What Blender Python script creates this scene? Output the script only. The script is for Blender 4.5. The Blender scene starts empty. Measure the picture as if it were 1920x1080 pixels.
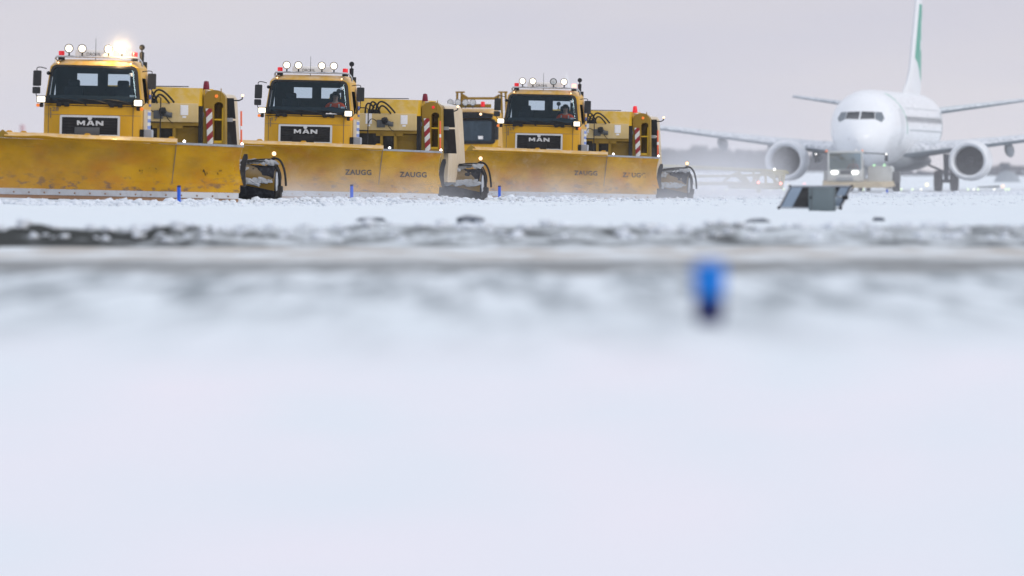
import bpy, bmesh, math, random
import numpy as np
from mathutils import Vector, Matrix
from mathutils.bvhtree import BVHTree
R = math.radians
C = bpy.context.scene.collection
S = bpy.context.scene
# ---------------------------------------------------------------- camera, world, sun
F = 21333.0            # focal length in pixels of the 1920 wide photograph (400 mm)
CZ = 0.65              # camera height above the near snow
HY = 375.0             # image row of the eye level
cam = bpy.data.cameras.new('camera'); co = bpy.data.objects.new('camera', cam); C.objects.link(co)
cam.lens = 400; cam.sensor_width = 36; cam.shift_y = (HY - 540) / 1920.0
cam.clip_start = 0.5; cam.clip_end = 20000
co.location = (0, 0, CZ); co.rotation_euler = (R(90), 0, 0)
cam.dof.use_dof = True; cam.dof.focus_distance = 325; cam.dof.aperture_fstop = 2.3; cam.dof.aperture_blades = 0
S.camera = co
SUN_EL, SUN_AZ = R(24), R(118)       # azimuth clockwise from the view direction (+Y)
w = bpy.data.worlds.new('World'); S.world = w; w.use_nodes = True
nt = w.node_tree; N = nt.nodes; L = nt.links
bg = N['Background']
sky = N.new('ShaderNodeTexSky'); sky.sky_type = 'NISHITA'; sky.sun_disc = False
sky.sun_elevation = SUN_EL; sky.sun_rotation = SUN_AZ; sky.dust_density = 3
tc = N.new('ShaderNodeTexCoord'); sep = N.new('ShaderNodeSeparateXYZ'); L.new(tc.outputs['Generated'], sep.inputs[0])
ramp = N.new('ShaderNodeValToRGB'); L.new(sep.outputs['Z'], ramp.inputs[0])
cr = ramp.color_ramp
cr.elements[0].position = 0.0; cr.elements[0].color = (7.6, 7.2, 7.45, 1)
cr.elements[1].position = 1.0; cr.elements[1].color = (8.9, 9.4, 10.3, 1)
e = cr.elements.new(0.006); e.color = (7.25, 7.0, 7.4, 1)
e = cr.elements.new(0.022); e.color = (6.5, 6.3, 6.85, 1)
e = cr.elements.new(0.25); e.color = (7.3, 7.5, 8.2, 1)
mp = N.new('ShaderNodeMapping'); mp.inputs['Scale'].default_value = (14, 14, 70); L.new(tc.outputs['Generated'], mp.inputs[0])
nz = N.new('ShaderNodeTexNoise'); nz.inputs['Scale'].default_value = 1.6; nz.inputs['Detail'].default_value = 3; L.new(mp.outputs[0], nz.inputs['Vector'])
cl = N.new('ShaderNodeValToRGB'); L.new(nz.outputs[0], cl.inputs[0])
cl.color_ramp.elements[0].position = .3; cl.color_ramp.elements[0].color = (.93, .94, .99, 1)
cl.color_ramp.elements[1].position = .7; cl.color_ramp.elements[1].color = (1.05, 1.03, 1.0, 1)
mul = N.new('ShaderNodeMix'); mul.data_type = 'RGBA'; mul.blend_type = 'MULTIPLY'; mul.inputs[0].default_value = 1
L.new(ramp.outputs[0], mul.inputs[6]); L.new(cl.outputs[0], mul.inputs[7])
mx = N.new('ShaderNodeMix'); mx.data_type = 'RGBA'; mx.inputs[0].default_value = .94
L.new(sky.outputs[0], mx.inputs[6]); L.new(mul.outputs[2], mx.inputs[7])
L.new(mx.outputs[2], bg.inputs[0]); bg.inputs[1].default_value = 0.1
sl = bpy.data.lights.new('sun', 'SUN'); sl.energy = 0.9; sl.angle = R(14); sl.color = (1, .93, .84)
so = bpy.data.objects.new('sun', sl); C.objects.link(so)
sd = Vector((math.sin(SUN_AZ) * math.cos(SUN_EL), math.cos(SUN_AZ) * math.cos(SUN_EL), math.sin(SUN_EL)))
so.rotation_euler = sd.to_track_quat('Z', 'Y').to_euler(); so.location = (50, -50, 80)
S.view_settings.view_transform = 'Standard'; S.view_settings.look = 'None'
S.view_settings.exposure = 0.04; S.view_settings.gamma = 1
S.render.engine = 'CYCLES'
cy = S.cycles; cy.max_bounces = 5; cy.diffuse_bounces = 2; cy.glossy_bounces = 3; cy.transmission_bounces = 4
cy.transparent_max_bounces = 24; cy.volume_bounces = 1; cy.volume_max_steps = 96; cy.volume_step_rate = 1.0
cy.caustics_reflective = False; cy.caustics_refractive = False; cy.sample_clamp_indirect = 4

def PX(px, D): return (px - 960) * D / F
def PZ(py, D): return CZ + (HY - py) * D / F
# ---------------------------------------------------------------- materials
def new_mat(name):
    m = bpy.data.materials.new(name); m.use_nodes = True
    return m, m.node_tree.nodes, m.node_tree.links, m.node_tree.nodes['Principled BSDF']
def noise(n, l, coord, scale, detail=3, stretch=None, rough=.5):
    t = n.new('ShaderNodeTexNoise'); t.inputs['Scale'].default_value = scale; t.inputs['Detail'].default_value = detail
    t.inputs['Roughness'].default_value = rough
    if stretch:
        m = n.new('ShaderNodeMapping'); m.inputs['Scale'].default_value = stretch; l.new(coord, m.inputs[0]); l.new(m.outputs[0], t.inputs['Vector'])
    else: l.new(coord, t.inputs['Vector'])
    return t.outputs[0]
def mrange(n, l, v, a, b, c=0., d=1.):
    m = n.new('ShaderNodeMapRange'); l.new(v, m.inputs[0])
    for i, x in enumerate((a, b, c, d)): m.inputs[i + 1].default_value = x
    return m.outputs[0]
def mathn(n, l, op, a, b=None):
    m = n.new('ShaderNodeMath'); m.operation = op
    for i, x in enumerate((a, b)):
        if x is None: continue
        if isinstance(x, (int, float)): m.inputs[i].default_value = x
        else: l.new(x, m.inputs[i])
    return m.outputs[0]
def mixc(n, l, f, a, b):
    m = n.new('ShaderNodeMix'); m.data_type = 'RGBA'
    for i, x in ((0, f), (6, a), (7, b)):
        if isinstance(x, (int, float)): m.inputs[i].default_value = x
        elif isinstance(x, tuple): m.inputs[i].default_value = (*x, 1)
        else: l.new(x, m.inputs[i])
    return m.outputs[2]
def objc(n): return n.new('ShaderNodeTexCoord').outputs['Object']
def paint(name, col, rough=.45, metal=0., var=.12, dirt=(.16, .12, .08), dirtamt=.25, dscale=3., snow=0., coat=0., bump=0.):
    m, n, l, p = new_mat(name); o = objc(n)
    a = noise(n, l, o, 1.1, 3)
    dark = tuple(c * (1 - var) for c in col); light = tuple(min(1, c * (1 + var)) for c in col)
    c = mixc(n, l, mrange(n, l, a, .3, .7), dark, light)
    if dirtamt:
        d = noise(n, l, o, dscale, 6, (1, 1, .45), .65)
        c = mixc(n, l, mrange(n, l, d, .5, .78, 0, dirtamt), c, dirt)
    if snow:
        g = n.new('ShaderNodeNewGeometry'); s = n.new('ShaderNodeSeparateXYZ'); l.new(g.outputs['Normal'], s.inputs[0])
        sn = noise(n, l, o, 5, 4)
        f = mathn(n, l, 'MULTIPLY', mrange(n, l, s.outputs['Z'], .35, .8), mrange(n, l, sn, .35, .6, .3, snow))
        c = mixc(n, l, f, c, (.82, .85, .9))
    l.new(c, p.inputs['Base Color'])
    rn = noise(n, l, o, 6, 3); l.new(mrange(n, l, rn, .3, .7, rough * .8, min(1, rough * 1.25)), p.inputs['Roughness'])
    p.inputs['Metallic'].default_value = metal; p.inputs['Specular IOR Level'].default_value = .3 if not metal else .5; p.inputs['Coat Weight'].default_value = coat; p.inputs['Coat Roughness'].default_value = .15
    if bump:
        b = n.new('ShaderNodeBump'); b.inputs['Strength'].default_value = bump; b.inputs['Distance'].default_value = .02
        l.new(noise(n, l, o, 18, 4), b.inputs['Height']); l.new(b.outputs[0], p.inputs['Normal'])
    return m
def emis(name, col, strength, base=(.9, .9, .9)):
    m, n, l, p = new_mat(name); p.inputs['Base Color'].default_value = (*base, 1); p.inputs['Roughness'].default_value = .3
    p.inputs['Emission Color'].default_value = (*col, 1); p.inputs['Emission Strength'].default_value = strength
    return m
def glass(name, tint, refl=.25, rough=.03):
    m, n, l, p = new_mat(name); n.remove(p); out = n['Material Output']
    t = n.new('ShaderNodeBsdfTransparent'); t.inputs[0].default_value = (*tint, 1)
    g = n.new('ShaderNodeBsdfGlossy'); g.inputs['Roughness'].default_value = rough; g.inputs[0].default_value = (.6, .85, 1, 1)
    fr = n.new('ShaderNodeFresnel'); fr.inputs[0].default_value = 1.5
    x = n.new('ShaderNodeMixShader'); l.new(mathn(n, l, 'ADD', mathn(n, l, 'MULTIPLY', fr.outputs[0], .45), refl), x.inputs[0])
    l.new(t.outputs[0], x.inputs[1]); l.new(g.outputs[0], x.inputs[2]); l.new(x.outputs[0], out.inputs[0])
    return m
def stripes(name, a, b, period, kx, kz, rough=.5):
    m, n, l, p = new_mat(name); s = n.new('ShaderNodeSeparateXYZ'); l.new(objc(n), s.inputs[0])
    v = mathn(n, l, 'ADD', mathn(n, l, 'MULTIPLY', s.outputs['X'], kx), mathn(n, l, 'MULTIPLY', s.outputs['Z'], kz))
    v = mathn(n, l, 'FRACT', mathn(n, l, 'DIVIDE', mathn(n, l, 'ADD', v, 50.), period))
    f = mathn(n, l, 'GREATER_THAN', v, .5)
    c = mixc(n, l, f, a, b); c = mixc(n, l, mrange(n, l, noise(n, l, objc(n), 6, 5), .45, .8, 0, .4), c, (.3, .26, .2))
    l.new(c, p.inputs['Base Color']); p.inputs['Roughness'].default_value = rough
    return m
def blade_paint(name, seed):
    m, n, l, p = new_mat(name); o = objc(n)
    mpg = n.new('ShaderNodeMapping'); mpg.inputs['Location'].default_value = (seed * 7.3, seed * 3.1, 0); l.new(o, mpg.inputs[0]); o2 = mpg.outputs[0]
    s = n.new('ShaderNodeSeparateXYZ'); l.new(o, s.inputs[0])
    base = mixc(n, l, mrange(n, l, noise(n, l, o2, .8, 4, (1, 1, 1.3)), .35, .68), (.41, .205, .002), (.60, .325, .002))
    worn = mrange(n, l, noise(n, l, o2, 1.0, 3, (1, 1, 1.8)), .5, .72, 0, .6)
    c = mixc(n, l, worn, base, (.42, .125, .002))
    fad = mrange(n, l, noise(n, l, o2, 1.4, 6, (1, 1, 2), .6), .48, .72, 0, .5)
    c = mixc(n, l, fad, c, (.27, .15, .012))
    # scraped and dirty patches close to the lower bolted edge
    low = mrange(n, l, s.outputs['Z'], .85, .35, 0, 1)
    sp = mrange(n, l, noise(n, l, o2, 3.2, 7, (1, 1, 1.9), .7), .54, .62, 0, 1)
    c = mixc(n, l, mathn(n, l, 'MULTIPLY', mathn(n, l, 'MULTIPLY', low, sp), .85), c, (.13, .085, .07))
    fine = mrange(n, l, noise(n, l, o2, 14, 6, (1, 1, 1.5), .7), .66, .74, 0, .8)
    c = mixc(n, l, fine, c, (.2, .11, .05))
    scr = mrange(n, l, noise(n, l, o2, 5, 6, (.35, 1, 7), .7), .60, .70, 0, .55)
    c = mixc(n, l, scr, c, (.22, .13, .05))
    scr2 = mrange(n, l, noise(n, l, o2, 7, 5, (.5, 1, 4), .75), .64, .70, 0, .6)
    c = mixc(n, l, scr2, c, (.72, .52, .2))
    rime = mrange(n, l, noise(n, l, o2, 2.2, 5, (1, 1, .7), .65), .55, .8, 0, .55)
    c = mixc(n, l, mathn(n, l, 'MULTIPLY', rime, (.06, .45, .6)[seed]), c, (.66, .56, .40))
    l.new(c, p.inputs['Base Color'])
    l.new(mrange(n, l, noise(n, l, o2, 5, 4), .3, .7, .16, .42), p.inputs['Roughness']); p.inputs['Coat Weight'].default_value = .05; p.inputs['Coat Roughness'].default_value = .1; p.inputs['Specular IOR Level'].default_value = .14
    b = n.new('ShaderNodeBump'); b.inputs['Strength'].default_value = .25; b.inputs['Distance'].default_value = .03
    l.new(noise(n, l, o2, 2.5, 4), b.inputs['Height']); l.new(b.outputs[0], p.inputs['Normal'])
    return m
def worn_letter(name, seed, wear):
    m, n, l, p = new_mat(name); n.remove(p); out = n['Material Output']; o = objc(n)
    mpg = n.new('ShaderNodeMapping'); mpg.inputs['Location'].default_value = (seed * 5.7, 0, seed * 2.3); l.new(o, mpg.inputs[0])
    f = mathn(n, l, 'GREATER_THAN', noise(n, l, mpg.outputs[0], 5.5, 5, None, .6), 1 - wear)
    d = n.new('ShaderNodeBsdfDiffuse'); d.inputs[0].default_value = (.025, .022, .02, 1) if seed < 2 else (.09, .07, .05, 1)
    t = n.new('ShaderNodeBsdfTransparent'); x = n.new('ShaderNodeMixShader'); l.new(f, x.inputs[0]); l.new(d.outputs[0], x.inputs[1]); l.new(t.outputs[0], x.inputs[2]); l.new(x.outputs[0], out.inputs[0])
    return m
M = {}
M['yellow'] = paint('yellow_paint', (.65, .345, .006), .42, dirtamt=.22, dirt=(.3, .18, .05), snow=.08, coat=.06, var=.06)
M['old_yellow'] = paint('old_yellow_paint', (.60, .36, .008), .55, dirtamt=.28, dirt=(.28, .18, .05), snow=.08, var=.1)
M['ochre'] = paint('ochre_paint', (.31, .185, .018), .55, dirtamt=.5, dirt=(.16, .11, .05), snow=.2, var=.14)
M['beige'] = paint('pale_beige_paint', (.54, .43, .29), .6, dirtamt=.35, dirt=(.82, .8, .78), var=.06, snow=.8)
M['beam'] = paint('dusty_yellow_beam', (.56, .41, .18), .6, dirtamt=.4, dirt=(.7, .62, .45), snow=.3)
M['boom'] = paint('greyed_boom_paint', (.36, .31, .13), .6, dirtamt=.3, dirt=(.5, .5, .45))  # yellow greyed in the colour to add to the haze's fading
M['black'] = paint('black_plastic', (.012, .013, .015), .5, dirtamt=.08, dirt=(.2, .2, .22), var=.2)
M['rubber'] = paint('black_rubber', (.02, .018, .018), .75, dirtamt=.3, dirt=(.25, .26, .28))
M['grey'] = paint('dark_grey_metal', (.09, .095, .1), .5, metal=.2, dirtamt=.2, dirt=(.3, .3, .32))
M['steel'] = paint('scraped_steel', (.42, .44, .48), .42, metal=.55, dirtamt=.5, dirt=(.2, .14, .1), dscale=5)
M['rust'] = paint('rusty_edge', (.27, .15, .08), .7, dirtamt=.5, dirt=(.1, .06, .04))
M['chrome'] = paint('brushed_tube', (.62, .62, .63), .28, metal=.8, dirtamt=.1)
M['silver'] = paint('silver_trim', (.66, .68, .7), .4, metal=.1, dirtamt=.15)
M['dark_glass'] = paint('dark_window', (.02, .025, .03), .15, dirtamt=.2, dirt=(.3, .3, .3))
M['interior'] = paint('cab_lining', (.03, .037, .045), .8, dirtamt=0)
M['seat'] = paint('seat_cloth', (.018, .026, .036), .9, dirtamt=0)
M['glass'] = glass('windscreen_glass', (.60, .72, .80), .015)
M['side_glass'] = glass('side_glass', (.8, .86, .9), .1)
M['mirror'] = paint('mirror_shell', (.03, .032, .036), .6, dirtamt=.25, dirt=(.3, .3, .3))
M['red_lens'] = emis('red_lens', (1, .02, .03), .45, (.5, .01, .02))
M['red_lit'] = emis('red_lens_lit', (1, .2, .15), 5, (.7, .02, .02))
M['dark_red'] = paint('dark_red_lens', (.2, .008, .03), .2, dirtamt=0)
M['orange_lens'] = emis('orange_lens', (1, .25, .02), .5, (.7, .15, .02))
M['orange_lit'] = emis('orange_lens_lit', (1, .5, .14), 2.2)
M['lamp_lit'] = emis('lamp_lit', (1, .84, .60), 1.75)
M['lamp_hot'] = emis('lamp_hot', (1, .8, .5), 12)
M['lamp_off'] = paint('lamp_reflector', (.7, .7, .68), .2, metal=.7, dirtamt=.3)
M['head_lit'] = emis('headlamp_lit', (1, .82, .5), 1.5)
M['white_lit'] = emis('small_white_lamp', (1, .97, .92), 3)
M['sign'] = emis('roof_sign_panel', (1, .93, .88), .2, (.72, .70, .70))  # slight glow added to the panel so it looks lighter
M['ink'] = paint('dark_lettering', (.05, .06, .08), .6, dirtamt=0)
M['greyink'] = paint('grey_lettering', (.14, .13, .13), .6, dirtamt=0)
M['redwhite'] = stripes('red_white_chevrons', (.8, .78, .74), (.33, .012, .02), .34, -1.05, 1)
M['bluecheck'] = stripes('blue_yellow_blocks', (.03, .06, .28), (.68, .38, .04), .24, 0, 1)
M['bluewhite'] = stripes('blue_white_blocks', (.16, .25, .6), (.7, .68, .62), .17, .7, 1)
M['pole'] = stripes('orange_white_bands', (.85, .12, .03), (.85, .12, .03), .3, 0, 1)
M['white_band'] = paint('white_band', (.8, .78, .78), .5)
M['bristle'] = paint('brush_bristles', (.012, .014, .022), .9, dirtamt=.2, dirt=(.3, .33, .4), dscale=8)
M['crust'] = paint('packed_snow_crust', (.45, .48, .53), .9, dirt=(.2, .18, .14), dirtamt=.8, dscale=4, var=.2, bump=1)
M['hose'] = paint('hydraulic_hose', (.014, .014, .015), .5, dirtamt=.1)
M['jacket'] = paint('orange_jacket', (.85, .09, .02), .8, dirtamt=0)
M['reflect'] = paint('grey_reflective_tape', (.55, .58, .55), .5, dirtamt=0)
M['skin'] = paint('skin', (.50, .30, .22), .55, dirtamt=0)
M['hair'] = paint('dark_hair', (.03, .022, .018), .8, dirtamt=0)
M['trousers'] = paint('dark_trousers', (.03, .035, .05), .85, dirtamt=0)
M['bright_blue'] = paint('bright_blue_plastic', (.0, .20, .72), .35, dirtamt=0)
M['blue'] = paint('blue_plastic', (.012, .10, .62), .4, dirtamt=.15, dirt=(.1, .2, .6))
M['navy'] = paint('navy_plastic', (.005, .012, .10), .5, dirtamt=.1)
M['white_air'] = paint('aircraft_white', (.88, .91, .95), .3, dirtamt=.06, dirt=(.55, .58, .62), var=.02, coat=.3)
M['air_grey'] = paint('aircraft_grey', (.30, .33, .36), .4, dirtamt=.2)
M['air_dark'] = paint('aircraft_underside', (.08, .09, .11), .5, dirtamt=.2)
M['air_green'] = paint('aircraft_green', (.0, .36, .20), .4, dirtamt=.05, var=.04)
M['fan'] = paint('engine_fan', (.03, .033, .04), .4, metal=.5, dirtamt=0)
M['wing_snow'] = paint('snowy_wing', (.22, .26, .30), .5, dirtamt=.15, dirt=(.5, .55, .6), snow=1.)
M['tug_white'] = paint('tug_white', (.56, .58, .57), .4, dirtamt=.2)
M['tug_tan'] = paint('tug_tan', (.46, .38, .24), .6, dirtamt=.3)

# ---------------------------------------------------------------- mesh helpers
def tag(o, label, cat, group=None, kind=None):
    if label: o['label'] = label
    if cat: o['category'] = cat
    if group: o['group'] = group
    if kind: o['kind'] = kind
    return o
def struct(o, kind='structure'): o['kind'] = kind; return o
def obj(name, bm, mat, parent=None, smooth=True, angle=35):
    me = bpy.data.meshes.new(name); bmesh.ops.recalc_face_normals(bm, faces=bm.faces); bm.to_mesh(me); bm.free()
    if smooth: me.shade_smooth(); me.set_sharp_from_angle(angle=R(angle))
    for m in (mat if isinstance(mat, (list, tuple)) else [mat]): me.materials.append(m)
    o = bpy.data.objects.new(name, me); C.objects.link(o)
    if parent: o.parent = parent
    return o
def obj_open(name, bm, mat, parent=None, smooth=True, angle=35):      # keeps face directions as built
    me = bpy.data.meshes.new(name); bm.to_mesh(me); bm.free()
    if smooth: me.shade_smooth(); me.set_sharp_from_angle(angle=R(angle))
    me.materials.append(mat); o = bpy.data.objects.new(name, me); C.objects.link(o)
    if parent: o.parent = parent
    return o
def thing(name, label, cat, loc=(0, 0, 0), rot=(0, 0, 0), group=None):
    o = bpy.data.objects.new(name, None); C.objects.link(o); o.empty_display_size = .3
    o.location = loc; o.rotation_euler = rot; return tag(o, label, cat, group)
def NB(): return bmesh.new()
def box(bm, x0, x1, y0, y1, z0, z1, bev=0., mat=None):
    b = bmesh.new()
    vs = [b.verts.new((x, y, z)) for x in (x0, x1) for y in (y0, y1) for z in (z0, z1)]
    for f in ((0, 1, 3, 2), (4, 6, 7, 5), (0, 4, 5, 1), (2, 3, 7, 6), (0, 2, 6, 4), (1, 5, 7, 3)): b.faces.new([vs[i] for i in f])
    if bev: bmesh.ops.bevel(b, geom=b.edges[:], offset=bev, segments=2, affect='EDGES', profile=.5)
    merge(bm, b, mat)
def merge(bm, b, mx=None):
    if mx is not None: bmesh.ops.transform(b, matrix=mx, verts=b.verts[:])
    b.verts.index_update(); m = [bm.verts.new(v.co) for v in b.verts]
    for f in b.faces:
        g = bm.faces.new([m[v.index] for v in f.verts]); g.material_index = f.material_index
    b.free()
def prism(bm, poly, y0, y1, bev=0.):        # outline in x,z extruded along y
    b = bmesh.new(); n = len(poly)
    a = [b.verts.new((p[0], y0, p[1])) for p in poly]; c = [b.verts.new((p[0], y1, p[1])) for p in poly]
    b.faces.new(a); b.faces.new(c[::-1])
    for i in range(n): b.faces.new((a[i], c[i], c[(i + 1) % n], a[(i + 1) % n]))
    if bev: bmesh.ops.bevel(b, geom=[e_ for e_ in b.edges if abs(e_.verts[0].co.y - e_.verts[1].co.y) < 1e-6], offset=bev, segments=2, affect='EDGES')
    merge(bm, b)
def prism_x(bm, poly, x0, x1):              # outline in y,z extruded along x
    b = bmesh.new(); n = len(poly)
    a = [b.verts.new((x0, p[0], p[1])) for p in poly]; c = [b.verts.new((x1, p[0], p[1])) for p in poly]
    b.faces.new(a); b.faces.new(c[::-1])
    for i in range(n): b.faces.new((a[i], c[i], c[(i + 1) % n], a[(i + 1) % n]))
    merge(bm, b)
def rings(bm, rs, cap=True, closed=True):
    vs = [[bm.verts.new(p) for p in r] for r in rs]; n = len(rs[0])
    for i in range(len(rs) - 1):
        for j in range(n if closed else n - 1):
            bm.faces.new((vs[i][j], vs[i][(j + 1) % n], vs[i + 1][(j + 1) % n], vs[i + 1][j]))
    if cap and closed: bm.faces.new(vs[0][::-1]); bm.faces.new(vs[-1])
    return vs
def tube(bm, pts, r, seg=8, cap=True):
    pts = [Vector(p) for p in pts]; rs = []; up = None
    rad = r if isinstance(r, (list, tuple)) else [r] * len(pts)
    for i, p in enumerate(pts):
        d = (pts[min(i + 1, len(pts) - 1)] - pts[max(i - 1, 0)]).normalized()
        if up is None: up = d.orthogonal().normalized()
        up = (up - d * up.dot(d)).normalized(); s = d.cross(up)
        rs.append([p + (up * math.cos(a) + s * math.sin(a)) * rad[i] for a in (2 * math.pi * k / seg for k in range(seg))])
    rings(bm, rs, cap)
def arc(p0, p1, p2, n=10):      # smooth curve through three points
    p0, p1, p2 = map(Vector, (p0, p1, p2)); c = p1 * 2 - (p0 + p2) / 2
    return [p0 * (1 - t) ** 2 + c * 2 * t * (1 - t) + p2 * t * t for t in (i / n for i in range(n + 1))]
def lathe(bm, prof, seg=20, mx=None, cap=True):   # profile (radius, height) about z
    b = bmesh.new(); rings(b, [[(max(r, 1e-4) * math.cos(2 * math.pi * k / seg), max(r, 1e-4) * math.sin(2 * math.pi * k / seg), z) for k in range(seg)] for r, z in prof], cap)
    merge(bm, b, mx)
def face_to(loc, tilt=0):       # axis z turned to look at -y (towards the camera)
    return Matrix.Translation(loc) @ Matrix.Rotation(R(90) + tilt, 4, 'X')
def rrect(hw, z0, z1, r, cx=0., n=6):
    out = []
    for (x, z, a0) in ((cx + hw - r, z0 + r, -90), (cx + hw - r, z1 - r, 0), (cx - hw + r, z1 - r, 90), (cx - hw + r, z0 + r, 180)):
        for k in range(n + 1):
            a = R(a0 + 90 * k / n); out.append((x + r * math.cos(a), z + r * math.sin(a)))
    return out
def dens(poly, step=.12):
    out = []
    for i, p in enumerate(poly):
        q = poly[(i + 1) % len(poly)]; d = math.dist(p, q); k = max(1, int(d / step))
        for j in range(k): t = j / k; out.append((p[0] + (q[0] - p[0]) * t, p[1] + (q[1] - p[1]) * t))
    return out
def frame_ring(bm, outer, inner, fy, th=.02):     # two outlines with the same count, laid on y = fy(x,z)
    o = [bm.verts.new((x, fy(x, z), z)) for x, z in outer]; i = [bm.verts.new((x, fy(x, z), z)) for x, z in inner]
    o2 = [bm.verts.new((x, fy(x, z) + th, z)) for x, z in outer]; i2 = [bm.verts.new((x, fy(x, z) + th, z)) for x, z in inner]
    n = len(o)
    for k in range(n):
        q = (k + 1) % n
        bm.faces.new((o[k], o[q], i[q], i[k])); bm.faces.new((o[k], o2[k], o2[q], o[q])); bm.faces.new((i[k], i[q], i2[q], i2[k]))
def text_obj(name, s, size, mat, parent, fy, cx, z0, sx=1., bold=0., th=.006, width=None, spacing=1.):
    cu = bpy.data.curves.new('text', 'FONT'); cu.body = s; cu.size = size; cu.align_x = 'CENTER'; cu.offset = bold; cu.resolution_u = 3; cu.space_character = spacing
    t = bpy.data.objects.new('text', cu); C.objects.link(t)
    dg = bpy.context.evaluated_depsgraph_get(); me0 = t.evaluated_get(dg).to_mesh()
    b = bmesh.new(); b.from_mesh(me0); t.to_mesh_clear() if False else None
    bpy.data.objects.remove(t); bpy.data.curves.remove(cu)
    xs = [v.co.x for v in b.verts]; W = max(xs) - min(xs); mid = (max(xs) + min(xs)) / 2
    k = (width / W) if width else sx
    e_ = bmesh.ops.extrude_face_region(b, geom=b.faces[:]); new = {v for v in e_['geom'] if isinstance(v, bmesh.types.BMVert)}
    for v in b.verts:
        x, z = cx + (v.co.x - mid) * k, z0 + v.co.y
        v.co = (x, fy(x, z) - (th if v in new else 0), z)
    return obj(name, b, mat, parent, smooth=False)

# ---------------------------------------------------------------- terrain
def interp(x, xs, ys): return np.interp(x, xs, ys)
YA = [0, 20, 60, 100, 145, 149, 152, 160, 176, 200, 240, 262, 284, 362, 400, 450, 560, 600, 650, 800, 1500, 2200, 6000, 9000]
ZB = [-.66, -.655, -.645, -.655, -.65, -.60, -.40, -.36, -.345, -.27, -.16, -.12, -.09, .02, .09, .17, .35, .46, .56, 1.1, 3.3, 5.5, 14, 20]
ZA = [-.66, -.655, -.645, -.655, -.65, -.60, -.40, -.36, -.345, -.27, -.16, -.12, -.08, -.03, .0, .07, .33, .46, .56, 1.1, 3.3, 5.5, 14, 20]
def edge(X, Y): return (X - (-8.3 + .12 * (Y - 284))) * -1.0     # > 0 on the swept taxiway... measured across the edge line
def vnoise(x, y, seed=0):
    xi = np.floor(x).astype(np.int64); yi = np.floor(y).astype(np.int64); fx = x - xi; fy = y - yi
    fx = fx * fx * (3 - 2 * fx); fy = fy * fy * (3 - 2 * fy)
    def h(a, b):
        v = (a * 374761393 + b * 668265263 + seed * 974711) & 0x7fffffff
        v = ((v ^ (v >> 13)) * 1274126177) & 0x7fffffff
        return (v ^ (v >> 16)) / 0x7fffffff
    h = lambda a, b: ((((a * 374761393 + b * 668265263 + seed * 974711) & 0x7fffffff) ^ (((a * 374761393 + b * 668265263 + seed * 974711) & 0x7fffffff) >> 13)) * 1274126177 % 0x7fffffff) / 0x7fffffff
    return (h(xi, yi) * (1 - fx) + h(xi + 1, yi) * fx) * (1 - fy) + (h(xi, yi + 1) * (1 - fx) + h(xi + 1, yi + 1) * fx) * fy
def fbm(x, y, o=4, seed=0):
    s = 0; a = .5
    for i in range(o): s = s + a * vnoise(x * 2 ** i, y * 2 ** i, seed + i * 17); a *= .5
    return s
def ground_z(X, Y):
    X = np.asarray(X, float); Y = np.asarray(Y, float)
    e_ = X - (-8.3 + .12 * (Y - 284))           # positive on the camera's right, the field side; negative on the taxiway side
    t = np.clip((e_ + 1) / 3, 0, 1)
    z = interp(Y, YA, ZA) * (1 - t) + interp(Y, YA, ZB) * t
    # ploughed ridge of snow along the edge of the taxiway
    ridge = np.exp(-((e_ - 1.0) / 1.3) ** 2) * ((Y > 200) & (Y < 700))
    z = z + ridge * (.0 + .10 * fbm(X * 1.3, Y * .5, 4, 3))
    near = np.clip((Y - 8) / 20, 0, 1) * np.clip((800 - Y) / 300, 0, 1)
    z = z + near * (.035 * (fbm(X * .5, Y * .22, 4, 9) - .47))
    tuft = np.clip((fbm(X * 2.2, Y * .8, 3, 21) - .5) * 4, 0, 1)
    band = np.clip((Y - 48) / 25, 0, 1) * np.clip((122 - Y) / 8, 0, 1)
    z = z + .05 * tuft * band
    # crumbly lip of the snow bank
    lip = np.exp(-((Y - 152.5) / 2.2) ** 2)
    z = z + lip * (.30 * (fbm(X * 1.1, Y * .7, 4, 5) - .44))
    fld = np.clip((Y - 165) / 30, 0, 1) * np.clip((520 - Y) / 100, 0, 1)
    z = z + fld * .03 * np.clip((fbm(X * 1.6, Y * .35, 3, 31) - .45) * 3, 0, 1)
    return z + CZ
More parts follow.
